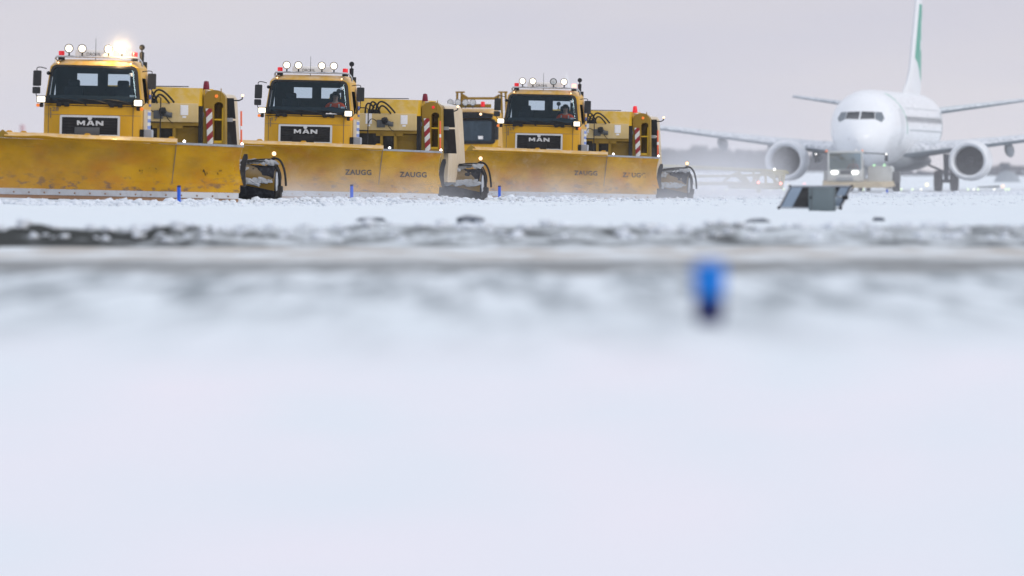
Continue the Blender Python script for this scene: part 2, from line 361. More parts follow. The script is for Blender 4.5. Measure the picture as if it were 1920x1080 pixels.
def snow_mat():
    m, n, l, p = new_mat('snow'); g = n.new('ShaderNodeNewGeometry'); o = g.outputs['Position']
    s = n.new('ShaderNodeSeparateXYZ'); l.new(o, s.inputs[0]); Y0 = s.outputs['Y']
    Y = mathn(n, l, 'ADD', Y0, mrange(n, l, noise(n, l, o, .55, 4, (1, .05, 1), .6), .25, .75, -6.5, 6.5))
    near = mrange(n, l, Y0, 40, 60, 1, 0)
    c = mixc(n, l, mrange(n, l, noise(n, l, o, .35, 4), .3, .7), (.80, .845, .90), (.86, .875, .915))
    c = mixc(n, l, mathn(n, l, 'MULTIPLY', near, mrange(n, l, noise(n, l, o, 1.3, 3, (1, .25, 1)), .36, .64)), mixc(n, l, .6, c, (.76, .845, .895)), (.90, .855, .91))
    def band(a, b, c_, d): return mathn(n, l, 'MULTIPLY', mrange(n, l, Y, a, b), mrange(n, l, Y, c_, d, 1, 0))
    # grass and slush on the verge, mottled with lump shade put into the colour
    b1 = band(44, 75, 118, 125); g1 = mrange(n, l, noise(n, l, o, 2.6, 5, (1, .03, 1), .6), .43, .60, .05, 1.)
    c = mixc(n, l, mathn(n, l, 'MULTIPLY', b1, g1), c, (.30, .34, .37))
    b1 = band(97, 106, 120, 128); g1 = mrange(n, l, noise(n, l, o, 1.1, 5, (1, .12, 1), .6), .30, .58, .6, 1.)
    c = mixc(n, l, mathn(n, l, 'MULTIPLY', b1, g1), c, (.26, .27, .275))
    # pale slushy concrete strip
    b2 = mathn(n, l, 'MULTIPLY', mrange(n, l, Y, 119, 130), mrange(n, l, Y0, 147.5, 148.4, 1, 0)); g2 = mrange(n, l, noise(n, l, o, 1.2, 4, (1, .1, 1)), .35, .62, .2, 1)
    c = mixc(n, l, mathn(n, l, 'MULTIPLY', b2, g2), c, (.50, .475, .445))
    # bare soil on the cut face of the bank, darkest to the left
    b3 = mathn(n, l, 'MULTIPLY', mrange(n, l, Y0, 147.6, 148.4), mrange(n, l, Y0, 151.8, 156.5, 1, 0))
    xd = mrange(n, l, s.outputs['X'], -7.2, -2.5, .34, 0)
    g3 = mathn(n, l, 'ADD', noise(n, l, o, 1.5, 5, (1, .5, 1), .6), xd)
    g3 = mrange(n, l, g3, .40, .68, .22, 1)
    c = mixc(n, l, mathn(n, l, 'MULTIPLY', b3, g3), c, (.022, .026, .025))
    # swept tarmac under thin slush on the taxiway
    e_ = mathn(n, l, 'SUBTRACT', s.outputs['X'], mathn(n, l, 'ADD', mathn(n, l, 'MULTIPLY', Y, .12), -8.3 - .12 * 284))
    b4 = mathn(n, l, 'MULTIPLY', mrange(n, l, e_, -2.0, -1.0, 1, 0), mathn(n, l, 'MULTIPLY', mrange(n, l, Y, 250, 262), mrange(n, l, Y, 640, 720, 1, 0)))
    g4 = mrange(n, l, noise(n, l, o, .6, 5, (1, .2, 1)), .35, .6, .15, .6)
    c = mixc(n, l, mathn(n, l, 'MULTIPLY', b4, g4), c, (.30, .31, .34))
    sp = mrange(n, l, noise(n, l, o, 2.2, 4, (1, .16, 1), .7), .68, .73, 0, .7)
    c = mixc(n, l, mathn(n, l, 'MULTIPLY', sp, band(230, 300, 560, 700)), c, (.3, .33, .4))
    l.new(c, p.inputs['Base Color']); p.inputs['Roughness'].default_value = .85; p.inputs['Specular IOR Level'].default_value = .25
    b = n.new('ShaderNodeBump'); b.inputs['Strength'].default_value = .6; b.inputs['Distance'].default_value = .03
    l.new(noise(n, l, o, 9, 5, (1, .6, 1), .7), b.inputs['Height']); l.new(b.outputs[0], p.inputs['Normal'])
    return m
M['snow'] = snow_mat()
def np_mesh(name, V, Fc, mat, smooth=True):
    me = bpy.data.meshes.new(name); me.from_pydata(V.tolist(), [], Fc.tolist()); me.materials.append(mat)
    if smooth: me.shade_smooth()
    o = bpy.data.objects.new(name, me); C.objects.link(o); return o
ys = np.concatenate([np.linspace(-60, 14, 10), np.geomspace(15, 118, 90), np.linspace(119, 146, 30), np.linspace(146.4, 158, 50), np.linspace(158.6, 250, 150), np.linspace(250.6, 330, 130), np.linspace(331, 600, 160), np.geomspace(604, 9000, 70)])
ts = np.concatenate([-np.geomspace(60, 1.35, 40), np.linspace(-1.32, 1.32, 421), np.geomspace(1.35, 60, 40)])
Yg, Tg = np.meshgrid(ys, ts, indexing='ij'); Xg = Tg * (np.maximum(Yg, 0) * .045 + 1.2)
V = np.stack([Xg, Yg, ground_z(Xg, Yg)], -1).reshape(-1, 3); nc = len(ts)
i, j = np.meshgrid(np.arange(len(ys) - 1), np.arange(nc - 1), indexing='ij'); a = (i * nc + j).ravel()
struct(np_mesh('snowy_ground', V, np.stack([a, a + 1, a + 1 + nc, a + nc], -1), M['snow']))

# loose clods of ploughed snow along the ridge: nobody could count them
def clods():
    rng = np.random.default_rng(4); b = bmesh.new(); bmesh.ops.create_icosphere(b, subdivisions=2, radius=1)
    b.verts.index_update(); BV = np.array([v.co[:] for v in b.verts]); BF = np.array([[v.index for v in f.verts] for f in b.faces]); b.free()
    VV = []; FF = []; off = 0
    def put(x, y, r, fl):
        nonlocal off
        q = rng.normal(size=(3, 3)); q, _ = np.linalg.qr(q)
        k = 1 + .38 * np.sin(BV @ rng.normal(size=3) * 3.1 + rng.uniform(0, 6)) * np.cos(BV @ rng.normal(size=3) * 2.3)
        v = (BV * k[:, None]) @ q; v = v * r * np.array([1.25, 1.25, fl])
        z = float(ground_z(x, y)); VV.append(v + (x, y, z + r * fl * .25)); FF.append(BF + off); off += len(BV)
    for k in range(7500):
        y = 248 + 330 * rng.random() ** 1.15; ee = rng.normal(1.0, .9) if rng.random() < .75 else rng.uniform(-1, 8)
        x = -8.3 + .12 * (y - 284) + ee; r = .018 + .055 * rng.random() ** 3.0
        if abs(ee - 1) < 1.2 and rng.random() < .05: r = rng.uniform(.07, .12)
        put(x, y, r, .75)
    for k in range(1600):
        y = rng.uniform(255, 420); x = rng.uniform(-.046, .046) * y
        if x > -8.3 + .12 * (y - 284) + 1: put(x, y, .015 + .03 * rng.random() ** 2, .5)
    for k in range(500):        # crumbs of snow and earth on the lip of the bank
        y = rng.uniform(150, 156); put(rng.uniform(-.048, .048) * y, y, .02 + .07 * rng.random() ** 2.5, .7)
    o = np_mesh('snow_clods', np.concatenate(VV), np.concatenate(FF), M['clod']); o['kind'] = 'stuff'; o['label'] = 'loose clods of ploughed snow along the taxiway edge'
M['clod'] = paint('clod_snow', (.74, .79, .86), .9, dirt=(.3, .34, .42), dirtamt=.25, dscale=1.5, var=.1, bump=.6)
clods()

# ---------------------------------------------------------------- people
def hand(bm_pts, base, dirv, side, palmn):
    pass
def person(label, loc, rot, hat=False, group=None):
    t = thing('person', label, 'person', loc, rot, group)
    # body: one skinned surface seated behind the wheel (x right, y back, z up; facing -y)
    bm = NB(); sk = bm.verts.layers.skin.verify()
    P = {}
    def v(k, p, r, par=None, root=False):
        a = bm.verts.new(p); a[sk].radius = (r, r) if not isinstance(r, tuple) else r; a[sk].use_root = root; P[k] = a
        if par: bm.edges.new((P[par], a))
    v('pel', (0, .0, .0), (.15, .12), None, True); v('waist', (0, 0, .2), (.145, .11), 'pel'); v('chest', (0, -.02, .38), (.16, .12), 'waist'); v('top', (0, 0, .52), (.10, .09), 'chest')
    v('neck', (0, -.01, .59), .055, 'top'); v('headb', (0, -.02, .66), (.07, .08), 'neck'); v('heada', (0, -.025, .76), (.078, .092), 'headb'); v('crown', (0, -.01, .83), (.06, .07), 'heada')
    for s, n_ in ((-1, 'l'), (1, 'r')):
        v('sh' + n_, (s * .19, 0, .49), .065, 'top'); v('el' + n_, (s * .27, -.14, .26), .048, 'sh' + n_); v('wr' + n_, (s * .19, -.40, .30), .03, 'el' + n_)
        v('pa' + n_, (s * .17, -.46, .33), (.036, .022), 'wr' + n_)
        v('hp' + n_, (s * .1, -.05, -.03), .09, 'pel'); v('kn' + n_, (s * .14, -.45, .02), .065, 'hp' + n_); v('an' + n_, (s * .14, -.5, -.40), .045, 'kn' + n_); v('to' + n_, (s * .14, -.66, -.44), .04, 'an' + n_)
        for q in range(4):      # four curled fingers
            o_ = (q - 1.5) * .019; ln = (.9, 1.05, 1., .8)[q]
            v(f'f{q}a{n_}', (s * (.17 - o_ * .3), -.495, .345 + o_), .0095, 'pa' + n_); v(f'f{q}b{n_}', (s * (.16 - .012), -.495 - .028 * ln, .35 + o_), .0088, f'f{q}a{n_}'); v(f'f{q}c{n_}', (s * .125, -.505 - .02 * ln, .348 + o_), .008, f'f{q}b{n_}')
        v('ta' + n_, (s * .14, -.455, .365), .011, 'pa' + n_); v('tb' + n_, (s * .125, -.48, .385), .0095, 'ta' + n_)
    body = obj('body', bm, M['skin'], t)
    m = body.modifiers.new('skin', 'SKIN'); m.use_smooth_shade = True; m2 = body.modifiers.new('sub', 'SUBSURF'); m2.levels = 1; m2.render_levels = 2
    # nose, ears, eyes, mouth as features on the face
    b = NB(); prism_x(b, [(-.115, .725), (-.138, .700), (-.110, .695)], -.013, .013)
    for s in (-1, 1): lathe(b, [(.0, -.008), (.022, 0), (.0, .008)], 10, Matrix.Translation((s * .083, -.01, .72)) @ Matrix.Rotation(R(90), 4, 'Y'))
    obj('nose_and_ears', b, M['skin'], t)
    for s in (-1, 1):
        b = NB(); lathe(b, [(.0, -.008), (.012, -.002), (.0, .006)], 10, face_to((s * .032, -.108, .745))); obj('eye', b, M['ink'], t)
    b = NB(); box(b, -.024, .024, -.112, -.098, .672, .680, .002); obj('mouth', b, M['dark_red'], t)
    b = NB(); k = .0 if not hat else .012
    rings(b, [[(x * math.cos(a_), y0 + y_ * math.sin(a_), z) for a_ in (2 * math.pi * q / 16 for q in range(16))] for x, y_, y0, z in
              ((.086 + k, .085 + k, .012, .745), (.096 + k, .105 + k, -.012, .775), (.092 + k, .103 + k, -.012, .82), (.07 + k, .08 + k, -.01, .865 + k), (.02, .02, -.01, .88 + k))])
    obj('hat' if hat else 'hair', b, M['hair'] if not hat else M['seat'], t)
    # jacket: torso and sleeves as one loose shell
    bm = NB(); sk = bm.verts.layers.skin.verify(); P = {}
    v('b', (0, 0, .02), (.185, .15), None, True); v('c', (0, -.01, .22), (.185, .145), 'b'); v('d', (0, -.02, .40), (.195, .15), 'c'); v('e', (0, 0, .525), (.12, .10), 'd'); v('n', (0, 0, .575), (.075, .07), 'e')
    for s, n_ in ((-1, 'l'), (1, 'r')):
        v('s' + n_, (s * .2, 0, .485), .088, 'e'); v('e' + n_, (s * .275, -.14, .255), .07, 's' + n_); v('w' + n_, (s * .195, -.37, .295), .05, 'e' + n_)
    j = obj('jacket', bm, M['jacket'], t)
    m = j.modifiers.new('skin', 'SKIN'); m.use_smooth_shade = True; m2 = j.modifiers.new('sub', 'SUBSURF'); m2.levels = 1; m2.render_levels = 2
    for s in (-1, 1):
        b = NB(); tube(b, [(s * .11, -.135, .52), (s * .13, -.185, .40), (s * .12, -.175, .2)], .022, 8); obj('reflective_strip', b, M['reflect'], t)
    b = NB()
    for s in (-1, 1): tube(b, [(s * .1, -.05, -.03), (s * .14, -.45, .02), (s * .14, -.5, -.38)], [.11, .085, .07], 10)
    obj('trousers', b, M['trousers'], t)
    return t

# ---------------------------------------------------------------- snow plough truck
HW = 1.26
def taper(z): return 1 - max(0, z - 2.4) * .105
def rake(z): return interp(z, [0, 2.42, 3.33, 3.45, 3.52, 3.6], [0, 0, .16, .24, .42, .8])
def fy_cab(x, z): return float(rake(z)) + .32 * (min(abs(x), HW) / HW) ** 7
ZL = [.75, 1.3, 2.14, 2.37, 2.45, 3.08, 3.33, 3.40, 3.47, 3.52]
def cab_shell(bm, inset):
    us = np.concatenate([np.linspace(-1.23, -1.17, 3), np.linspace(-1.1, 1.1, 17), np.linspace(1.17, 1.23, 3)])
    rows = []
    for z in ZL:
        hw = HW - inset - (0 if z < 3.40 else (.05 if z < 3.45 else (.12 if z < 3.5 else .22))) - (max(0, z - 2.4) * .13)
        row = []
        for y_ in (2.0, 1.45, .62): row.append((-hw, y_, z))
        for u in us: row.append((u / HW * hw, fy_cab(u, z) + inset, z))
        for y_ in (.62, 1.45, 2.0): row.append((hw, y_, z))
        rows.append([bm.verts.new(p) for p in row])
    n = len(rows[0])
    for i_, z in enumerate(ZL[:-1]):
        for j_ in range(n - 1):
            mid = (us[j_ - 3] + us[j_ - 2]) / 2 if 3 <= j_ < n - 4 else 9
            if 2.44 < z < 3.3 and abs(mid) < 1.15: continue
            if 2.44 < z < 3.0 and j_ in (1, n - 3): continue
            bm.faces.new((rows[i_][j_], rows[i_][j_ + 1], rows[i_ + 1][j_ + 1], rows[i_ + 1][j_]))
    top = rows[-1]; bm.faces.new(top)
    # rear wall with two window openings
    xs = [-HW + inset, -.38 - .55 / 1, -.38, .34 - .0, .90, HW - inset]; xs = [-HW + inset, -.42, .14 - .04, .36, .90, HW - inset - .05]
    xs = [-1.16, -.62, -.10, .16, .72, 1.14]; zs = [.75, 2.88, 3.18, 3.5]
    for i_ in range(5):
        for k in range(3):
            if k == 1 and i_ in (1, 3): continue
            bm.faces.new([bm.verts.new(p) for p in ((xs[i_], 2.0 - inset, zs[k]), (xs[i_ + 1], 2.0 - inset, zs[k]), (xs[i_ + 1], 2.0 - inset, zs[k + 1]), (xs[i_], 2.0 - inset, zs[k + 1]))])

def blade_y(u, z, top=1.5):
    t = min(max(z / top, 0), 1.05)
    base = float(interp(u, [-2.65, 2.15, 3.8], [-3.3, -2.35, -1.55]))
    return base + .34 * math.sin(math.pi * min(1, .06 + .86 * t)) - .10 * t
def blade_top(u): return float(interp(u, [-2.65, 1.9, 3.8], [1.52, 1.44, 1.40]))
def make_blade(root, idx, texts, wear):
    bl_m = blade_paint(f'plough_paint_{idx}', idx)
    us = list(np.linspace(-2.65, 2.14, 40)) + list(np.linspace(2.16, 3.75, 16)); n = 16
    bm = NB(); fr = []; bk = []
    for k in range(n + 1):
        rr = []; r2 = []
        for u in us:
            z = .46 + (blade_top(u) - .46) * k / n; uu = u + (.0 if u < 2.15 else 0); sh = 0 if u < 3.6 else -.10 * math.sin(math.pi * k / n)
            y = blade_y(u, z, blade_top(u)) + (.02 * math.exp(-((u - 2.15) / .03) ** 2))
            rr.append(bm.verts.new((u + sh, y, z))); r2.append(bm.verts.new((u + sh, y + .05, z)))
        fr.append(rr); bk.append(r2)
    m = len(us)
    for k in range(n):
        for q in range(m - 1):
            bm.faces.new((fr[k][q], fr[k][q + 1], fr[k + 1][q + 1], fr[k + 1][q])); bm.faces.new((bk[k][q], bk[k + 1][q], bk[k + 1][q + 1], bk[k][q + 1]))
        bm.faces.new((fr[k][0], fr[k + 1][0], bk[k + 1][0], bk[k][0])); bm.faces.new((fr[k][-1], bk[k][-1], bk[k + 1][-1], fr[k + 1][-1]))
    for q in range(m - 1):
        bm.faces.new((fr[n][q], fr[n][q + 1], bk[n][q + 1], bk[n][q])); bm.faces.new((fr[0][q], bk[0][q], bk[0][q + 1], fr[0][q + 1]))
    blade = obj('plough_blade', bm, bl_m, root); blade.location.x = .22
    def strip(name, u0, u1, z0, z1, dy, th, mat, nn=30, wav=0.):
        b = NB(); rs = []
        for u in np.linspace(u0, u1, nn):
            za, zb = z0(u) if callable(z0) else z0, z1(u) if callable(z1) else z1
            za += wav * math.sin(u * 3) ; y0 = blade_y(u, za, blade_top(u)) + dy; y1 = blade_y(u, zb, blade_top(u)) + dy
            rs.append([(u, y0, za), (u, y1, zb), (u, y1 + th, zb), (u, y0 + th, za)])
        rings(b, rs); return obj(name, b, mat, blade)
    strip('wear_plate', -2.66, 3.68, .27, .485, -.028, .06, bl_m)
    edge_ = strip('cutting_edge', -2.66, 3.66, .12, .268, -.034, .05, M['steel'])
    b = NB()
    for u in np.arange(-2.5, 3.6, .37): lathe(b, [(.022, 0), (.022, .012), (.012, .018)], 8, face_to((u, blade_y(u, .18) - .036, .18)))
    bo = obj('bolt_row', b, M['rust'], blade); bo['kind'] = 'stuff'
    strip('rubber_lip', -2.66, 3.66, .03, .118, -.015, .04, M['rust'])
    strip('steel_top_rail', 1.75, 3.77, lambda u: blade_top(u) + .002, lambda u: blade_top(u) + .055, -.03, .10, M['steel'])
    # overhanging snow flap on the main section
    b = NB(); rs = []
    for u in np.linspace(-1.98, 2.2, 36):
        zt = blade_top(u); sag = .03 * math.exp(-((u + 1.1) / .35) ** 2) if idx == 0 else .006 * math.sin(u * 2.1 + idx); y0 = blade_y(u, zt, zt)
        rs.append([(u, y0 - .004, zt + .004), (u, y0 - .26, zt + .045 + sag), (u, y0 - .27, zt + .06 + sag), (u, y0 - .02, zt + .15 + sag * .3), (u, y0 + .05, zt + .15 + sag * .3), (u, y0 + .05, zt + .004)])
    rings(b, rs); obj('top_flap', b, M['yellow'], blade)
    for u in (-1.9, -1.55 if idx == 0 else -1.2, .0, .95, 2.05):
        b = NB(); zt = blade_top(u) + .14; prism(b, [(u - .10, zt), (u + .10, zt), (u + .05, zt + .05), (u - .04, zt + .05)], blade_y(u, 1.4) - .0, blade_y(u, 1.4) + .06); obj('flap_bracket', b, M['yellow'], blade)
    b = NB(); zt = blade_top(-2.3)
    prism(b, [(-2.20, zt), (-1.80, zt - .0), (-1.93, zt + .13), (-2.03, zt + .20), (-2.12, zt + .13)], blade_y(-2.3, zt) - .10, blade_y(-2.3, zt) - .02); obj('flap_horn', b, M['ochre'], blade)
    # dark joint between main section and wing
    b = NB(); tube(b, [(2.15 - .02 * math.sin(math.pi * k / 10) - .10 * (1 - k / 10) + .03 * k / 10, blade_y(2.13, .3 + k * .112, 1.44) - .004, .3 + k * .112) for k in range(11)], .010, 6); obj('wing_joint', b, M['greyink'], blade)
    # rubber guard closing the outer end
    b = NB(); rs = []
    for k in range(9):
        z = .42 + .82 * k / 8; c_ = 3.74 - .07 * math.sin(math.pi * (k / 8)) + .05 * k / 8; w_ = .09 * (1 if 0 < k < 8 else .55); y = blade_y(3.75, z) + .03
        rs.append([(c_ - w_ * .4, y, z), (c_ + w_, y + .05, z), (c_ + w_, y + .16, z), (c_ - w_ * .4, y + .12, z)])
    rings(b, rs); obj('end_guard', b, M['rubber'], blade)
    lm = worn_letter(f'worn_lettering_{idx}', idx, wear)
    fyb = lambda x, z: blade_y(x, z, 1.44) - .012
    for cx, z0, wd in texts:
        text_obj('lettering', 'ZAUGG', .20, lm, blade, fyb, cx, z0, width=wd, bold=.004, th=.004, spacing=1.1)
    b = NB(); box(b, -.55, -.35, -2.4, .3, .45, .75, .02); box(b, .35, .55, -2.0, .3, .45, .75, .02); box(b, -.7, .7, -.4, -.1, .4, 1.1, .03); obj('plough_mount', b, M['grey'], root)
    for u, in ((2.35,), (3.72,)):
        b = NB(); zt = blade_top(u) + .06; lathe(b, [(.0, 0), (.035, .01), (.04, .03), (.0, .07)], 10, Matrix.Translation((u, blade_y(u, 1.4) + .08, zt))); obj('width_light', b, M['white_lit'], blade)
    b = NB(); u = 3.70; tube(b, [(u, blade_y(u, 1.4) + .1, 1.44), (u - .02, blade_y(u, 1.4) + .1, 2.30)], .024, 8); pl = obj('marker_pole', b, M['pole'], blade)
    b = NB(); tube(b, [(u - .012, blade_y(u, 1.4) + .1, 1.84), (u - .014, blade_y(u, 1.4) + .1, 1.93)], .028, 8); obj('white_band', b, M['white_band'], pl)

def wheel(parent, x, y, r=.52, w_=.32):
    b = NB(); mx = Matrix.Translation((x, y, r)) @ Matrix.Rotation(R(90), 4, 'Y')
    lathe(b, [(r * .55, -w_ / 2), (r * .93, -w_ / 2), (r, -w_ / 2 + .04), (r, w_ / 2 - .04), (r * .93, w_ / 2), (r * .55, w_ / 2)], 28, mx); wh = obj('wheel', b, M['rubber'], parent)
    b = NB(); lathe(b, [(r * .5, -w_ / 2 + .02), (r * .56, -w_ / 2 - .004), (r * .56, w_ / 2 + .004), (r * .5, w_ / 2 - .02), (.1, w_ / 2 - .06)], 20, mx); obj('rim', b, M['grey'], wh)

def make_truck(idx, label, loc, rot, number, texts, wear, lamps, red=(0, 0), driver=None, flap=True):
    t = thing('snow_plough_truck', label, 'snow plough', loc, rot, 'snow plough trucks clearing the taxiway')
    b = NB(); cab_shell(b, 0); cab = obj('cab', b, M['yellow'], t, angle=28)
    b = NB(); cab_shell(b, .03); obj('cab_lining', b, M['interior'], cab)
    # pale beige and patterned panels on the outer side walls
    b = NB(); box(b, HW - .012, HW + .004, .42, 1.96, .8, 2.30); obj('side_panel', b, M['beige'], cab)
    b = NB(); box(b, HW - .004, HW + .012, 1.5, 1.92, 2.38, 3.2); obj('chequer_strip', b, M['bluecheck'], cab)
    b = NB(); box(b, HW - .01, HW + .009, 1.25, 1.93, .9, 2.26); obj('sticker_strip', b, M['bluewhite'], cab)
    # windscreen and its seal
    b = NB(); us = np.linspace(-1.13, 1.13, 21); zs = np.linspace(2.44, 3.34, 7)
    vs = [[b.verts.new((u * taper(z), fy_cab(u, z) - .004, z)) for u in us] for z in zs]
    for k in range(6):
        for q in range(20): b.faces.new((vs[k][q], vs[k][q + 1], vs[k + 1][q + 1], vs[k + 1][q]))
    obj_open('windscreen', b, M['glass'], cab)
    o_, i_ = rrect(1.20, 2.40, 3.375, .16, n=8), rrect(1.115, 2.485, 3.315, .12, n=8)
    def both(o_, i_, st=10):
        a, c = [], []
        for k in range(len(o_)):
            k2 = (k + 1) % len(o_); m_ = st if math.dist(o_[k], o_[k2]) > .3 else 1
            for q in range(m_):
                f_ = q / m_; a.append(tuple(o_[k][d] * (1 - f_) + o_[k2][d] * f_ for d in (0, 1))); c.append(tuple(i_[k][d] * (1 - f_) + i_[k2][d] * f_ for d in (0, 1)))
        return a, c
    a_, c_ = both(o_, i_); b = NB(); frame_ring(b, a_, c_, lambda x, z: fy_cab(x, z) - .014, .03)
    for v_ in b.verts: v_.co.x *= taper(v_.co.z)
    obj('windscreen_seal', b, M['black'], cab)
    b = NB(); fyl = lambda x, z: fy_cab(x, z)
    rs = [[(u, fyl(u, 2.42) - .016, 2.405), (u, fyl(u, 2.42) - .016, 2.47), (u, fyl(u, 2.42) + .02, 2.47), (u, fyl(u, 2.42) + .02, 2.405)] for u in np.linspace(-1.18, 1.18, 20)]; rings(b, rs)
    for u in (-.72, .62):
        box(b, u - .17, u - .06, -.045, .02, 2.33, 2.43, .01); box(b, u + .03, u + .15, -.045, .02, 2.33, 2.43, .01); box(b, u - .17, u + .15, -.04, .01, 2.37, 2.42, .01)
    obj('cowl', b, M['black'], cab)
    for u0, u1 in ((-.95, -.12), (-.35, .48), (.25, 1.05)):
        b = NB(); tube(b, [(u0, -.045, 2.53), ((u0 + u1) / 2, -.055, 2.50), (u1 - .1, -.05, 2.43), (u1, -.05, 2.36)], [.008, .018, .018, .012], 6); obj('wiper', b, M['black'], cab)
    if idx == 1:
        b = NB(); prism(b, [(.52, 2.43), (.86, 2.43), (.80, 2.455), (.72, 2.45), (.66, 2.475), (.60, 2.45), (.55, 2.465)], -.06, -.02); obj('snow_lump', b, M['white_band'], cab)
    # seams on the yellow front
    b = NB()
    for u in (-1.10, 1.03): tube(b, [(u, fy_cab(u, z) - .001, z) for z in (.8, 1.4, 2.36)], .007, 5)
    tube(b, [(u, fy_cab(u, 2.1) - .001, 2.13) for u in np.linspace(-1.2, 1.2, 30)], .005, 5)
    sm = obj('panel_seam', b, M['greyink'], cab); sm['kind'] = 'stuff'
    b = NB(); tube(b, [(u, fy_cab(u, 2.1) - .001, 2.36) for u in np.linspace(-1.2, 1.2, 30)], .011, 5); obj('bonnet_gap', b, M['black'], cab)
    # grille
    gc = -.04; b = NB(); a_, c_ = both(rrect(.755, 1.60, 2.12, .035, gc), rrect(.70, 1.645, 2.07, .015, gc), 4); frame_ring(b, a_, c_, lambda x, z: -.04, .05)
    gr = obj('grille', b, M['silver'], cab)
    b = NB(); box(b, gc - .71, gc + .71, -.012, .004, 1.63, 2.08); obj('grille_backing', b, M['black'], gr)
    for k in range(6):
        b = NB(); z = 1.67 + k * .07; box(b, gc - .70, gc + .70, -.022, -.010, z, z + .035, .004); obj('grille_slat', b, M['black'], gr)
    b = NB(); prism(b, [(gc - .06, 2.10), (gc + .06, 2.10), (gc + .05, 2.03), (gc + .02, 2.0), (gc - .02, 2.0), (gc - .05, 2.03)], -.048, -.02); obj('badge', b, M['silver'], gr)
    b = NB(); box(b, gc - .38, gc + .25, -.05, -.024, 1.59, 1.825, .012); obj('number_plate_holder', b, M['grey'] if idx == 0 else M['black'], gr)
    for x0, poly in ((-.32, [(0, 0), (.045, 0), (.045, .065), (.085, .02), (.115, .02), (.155, .065), (.155, 0), (.20, 0), (.20, .12), (.155, .12), (.10, .062), (.045, .12), (0, .12)]),
                     (-.08, [(0, 0), (.052, 0), (.066, .026), (.134, .026), (.148, 0), (.20, 0), (.135, .12), (.065, .12)]),
                     (.15, [(0, 0), (.045, 0), (.045, .062), (.145, 0), (.19, 0), (.19, .12), (.145, .12), (.145, .058), (.045, .12), (0, .12)])):
        b = NB(); prism(b, [(gc + x0 + p_[0], 1.87 + p_[1]) for p_ in poly], -.048, -.024)
        if x0 == -.08: pass
        obj('letter', b, M['silver'], gr, smooth=False)
    b = NB(); prism(b, [(gc + .003, 1.922), (gc + .037, 1.922), (gc + .020, 1.962)], -.0505, -.0485); obj('letter_counter', b, M['black'], gr)
    text_obj('fleet_number', number, .15, M['greyink'], cab, lambda x, z: fy_cab(x, z) - .004, -.92, 2.215, width=.17, bold=.0, th=.003)
    b = NB()
    for k in range(5): box(b, -1.06, -1.03 + .03 * (k % 2 == 0), fy_cab(-1.05, 2.2) - .006, fy_cab(-1.05, 2.2) + .01, 2.05 + k * .05, 2.085 + k * .05)
    obj('fleet_mark', b, M['greyink'], cab)
    # roof bar, lamps, beacons, sign
    zb = 3.585
    b = NB(); pts = [(-.96, .75, 3.47), (-.97, .34, 3.50), (-.97, .26, zb - .05), (-.93, .25, zb)] + [(u, .25, zb - .0) for u in np.linspace(-.8, 1.05, 8)] + [(1.13, .26, zb - .02), (1.19, .3, zb - .10), (1.2, .4, 3.38)]
    tube(b, pts, .026, 8); tube(b, [(-.97, .27, 3.5), (-.97, .27, 3.42)], .022, 6); bar = obj('roof_bar', b, M['chrome'], t)
    for k, (u, st) in enumerate(zip((-.63, -.30, .36, .70), lamps)):
        zz = zb + .20; b = NB(); mx = face_to((u, .20, zz))
        lathe(b, [(.02, -.16), (.07, -.14), (.10, -.06), (.112, 0), (.112, .022), (.098, .022), (.098, .01)], 24, mx, cap=False); tube(b, [(u, .25, zb), (u, .25, zz - .09)], .02, 8)
        lp = obj('roof_lamp', b, M['black'] if st else M['black'], t)
        b = NB(); lathe(b, [(.0, .016), (.06, .022), (.09, .012), (.0, -.01)], 24, mx); obj('lens', b, M['lamp_hot'] if st == 2 else (M['lamp_lit'] if st else M['lamp_off']), lp)
    for s, (u, st) in enumerate(zip((-.84, 1.0), red)):
        b = NB(); lathe(b, [(.085, 3.50), (.085, 3.565)], 16, Matrix.Translation((u, .42, 0))); bb = obj('beacon', b, M['black'], t)
        b = NB(); lathe(b, [(.073, 3.565), (.075, 3.70), (.068, 3.72), (.0, 3.725)], 16, Matrix.Translation((u, .42, 0))); obj('beacon_lens', b, M['red_lit'] if st else M['red_lens'], bb)
    b = NB(); box(b, -.50, .62, .45, .60, 3.56, 3.765, .012); sg = obj('roof_sign', b, M['sign'], t)
    text_obj('sign_lettering', 'DRO//IL', .12, M['greyink'], sg, lambda x, z: .444, -.03, 3.61, width=.36, th=.003)
    b = NB(); tube(b, [(.03, .32, 3.50), (.03, .32, 4.05)], [.009, .005], 5); obj('antenna', b, M['black'], t)
    b = NB(); lathe(b, [(.055, 3.48), (.06, 3.72), (.02, 3.74), (.015, 3.80)], 12, Matrix.Translation((1.17, .5, 0))); st_ = obj('round_mirror_post', b, M['black'], t)
    b = NB(); lathe(b, [(.0, -.05), (.05, -.04), (.072, 0), (.06, .02), (.0, .03)], 20, face_to((1.17, .5, 3.85))); obj('round_mirror', b, M['black'], st_)
    for u in (-.9, .92):
        b = NB(); lathe(b, [(.0, .02), (.02, .012), (.024, 0), (.0, -.01)], 10, face_to((u, fy_cab(u, 3.43) + .01, 3.425))); obj('roof_marker_light', b, M['orange_lit'], cab)
    # mirrors
    def mirror(x, y, z0, z1, w_, tilt=0):
        b = NB(); o2 = rrect(w_ / 2, z0, z1, .03, x); o2 = [(p[0] + (p[1] - (z0 + z1) / 2) * tilt, p[1]) for p in o2]; prism(b, o2, y - .04, y + .05); return b
    m1 = obj('mirror', mirror(-1.42, .25, 2.83, 3.22, .20, .02), M['mirror'], t); b = NB(); tube(b, arc((-1.2, .35, 3.27), (-1.40, .27, 3.30), (-1.42, .25, 3.2)), .012, 6); obj('mirror_arm', b, M['black'], m1)
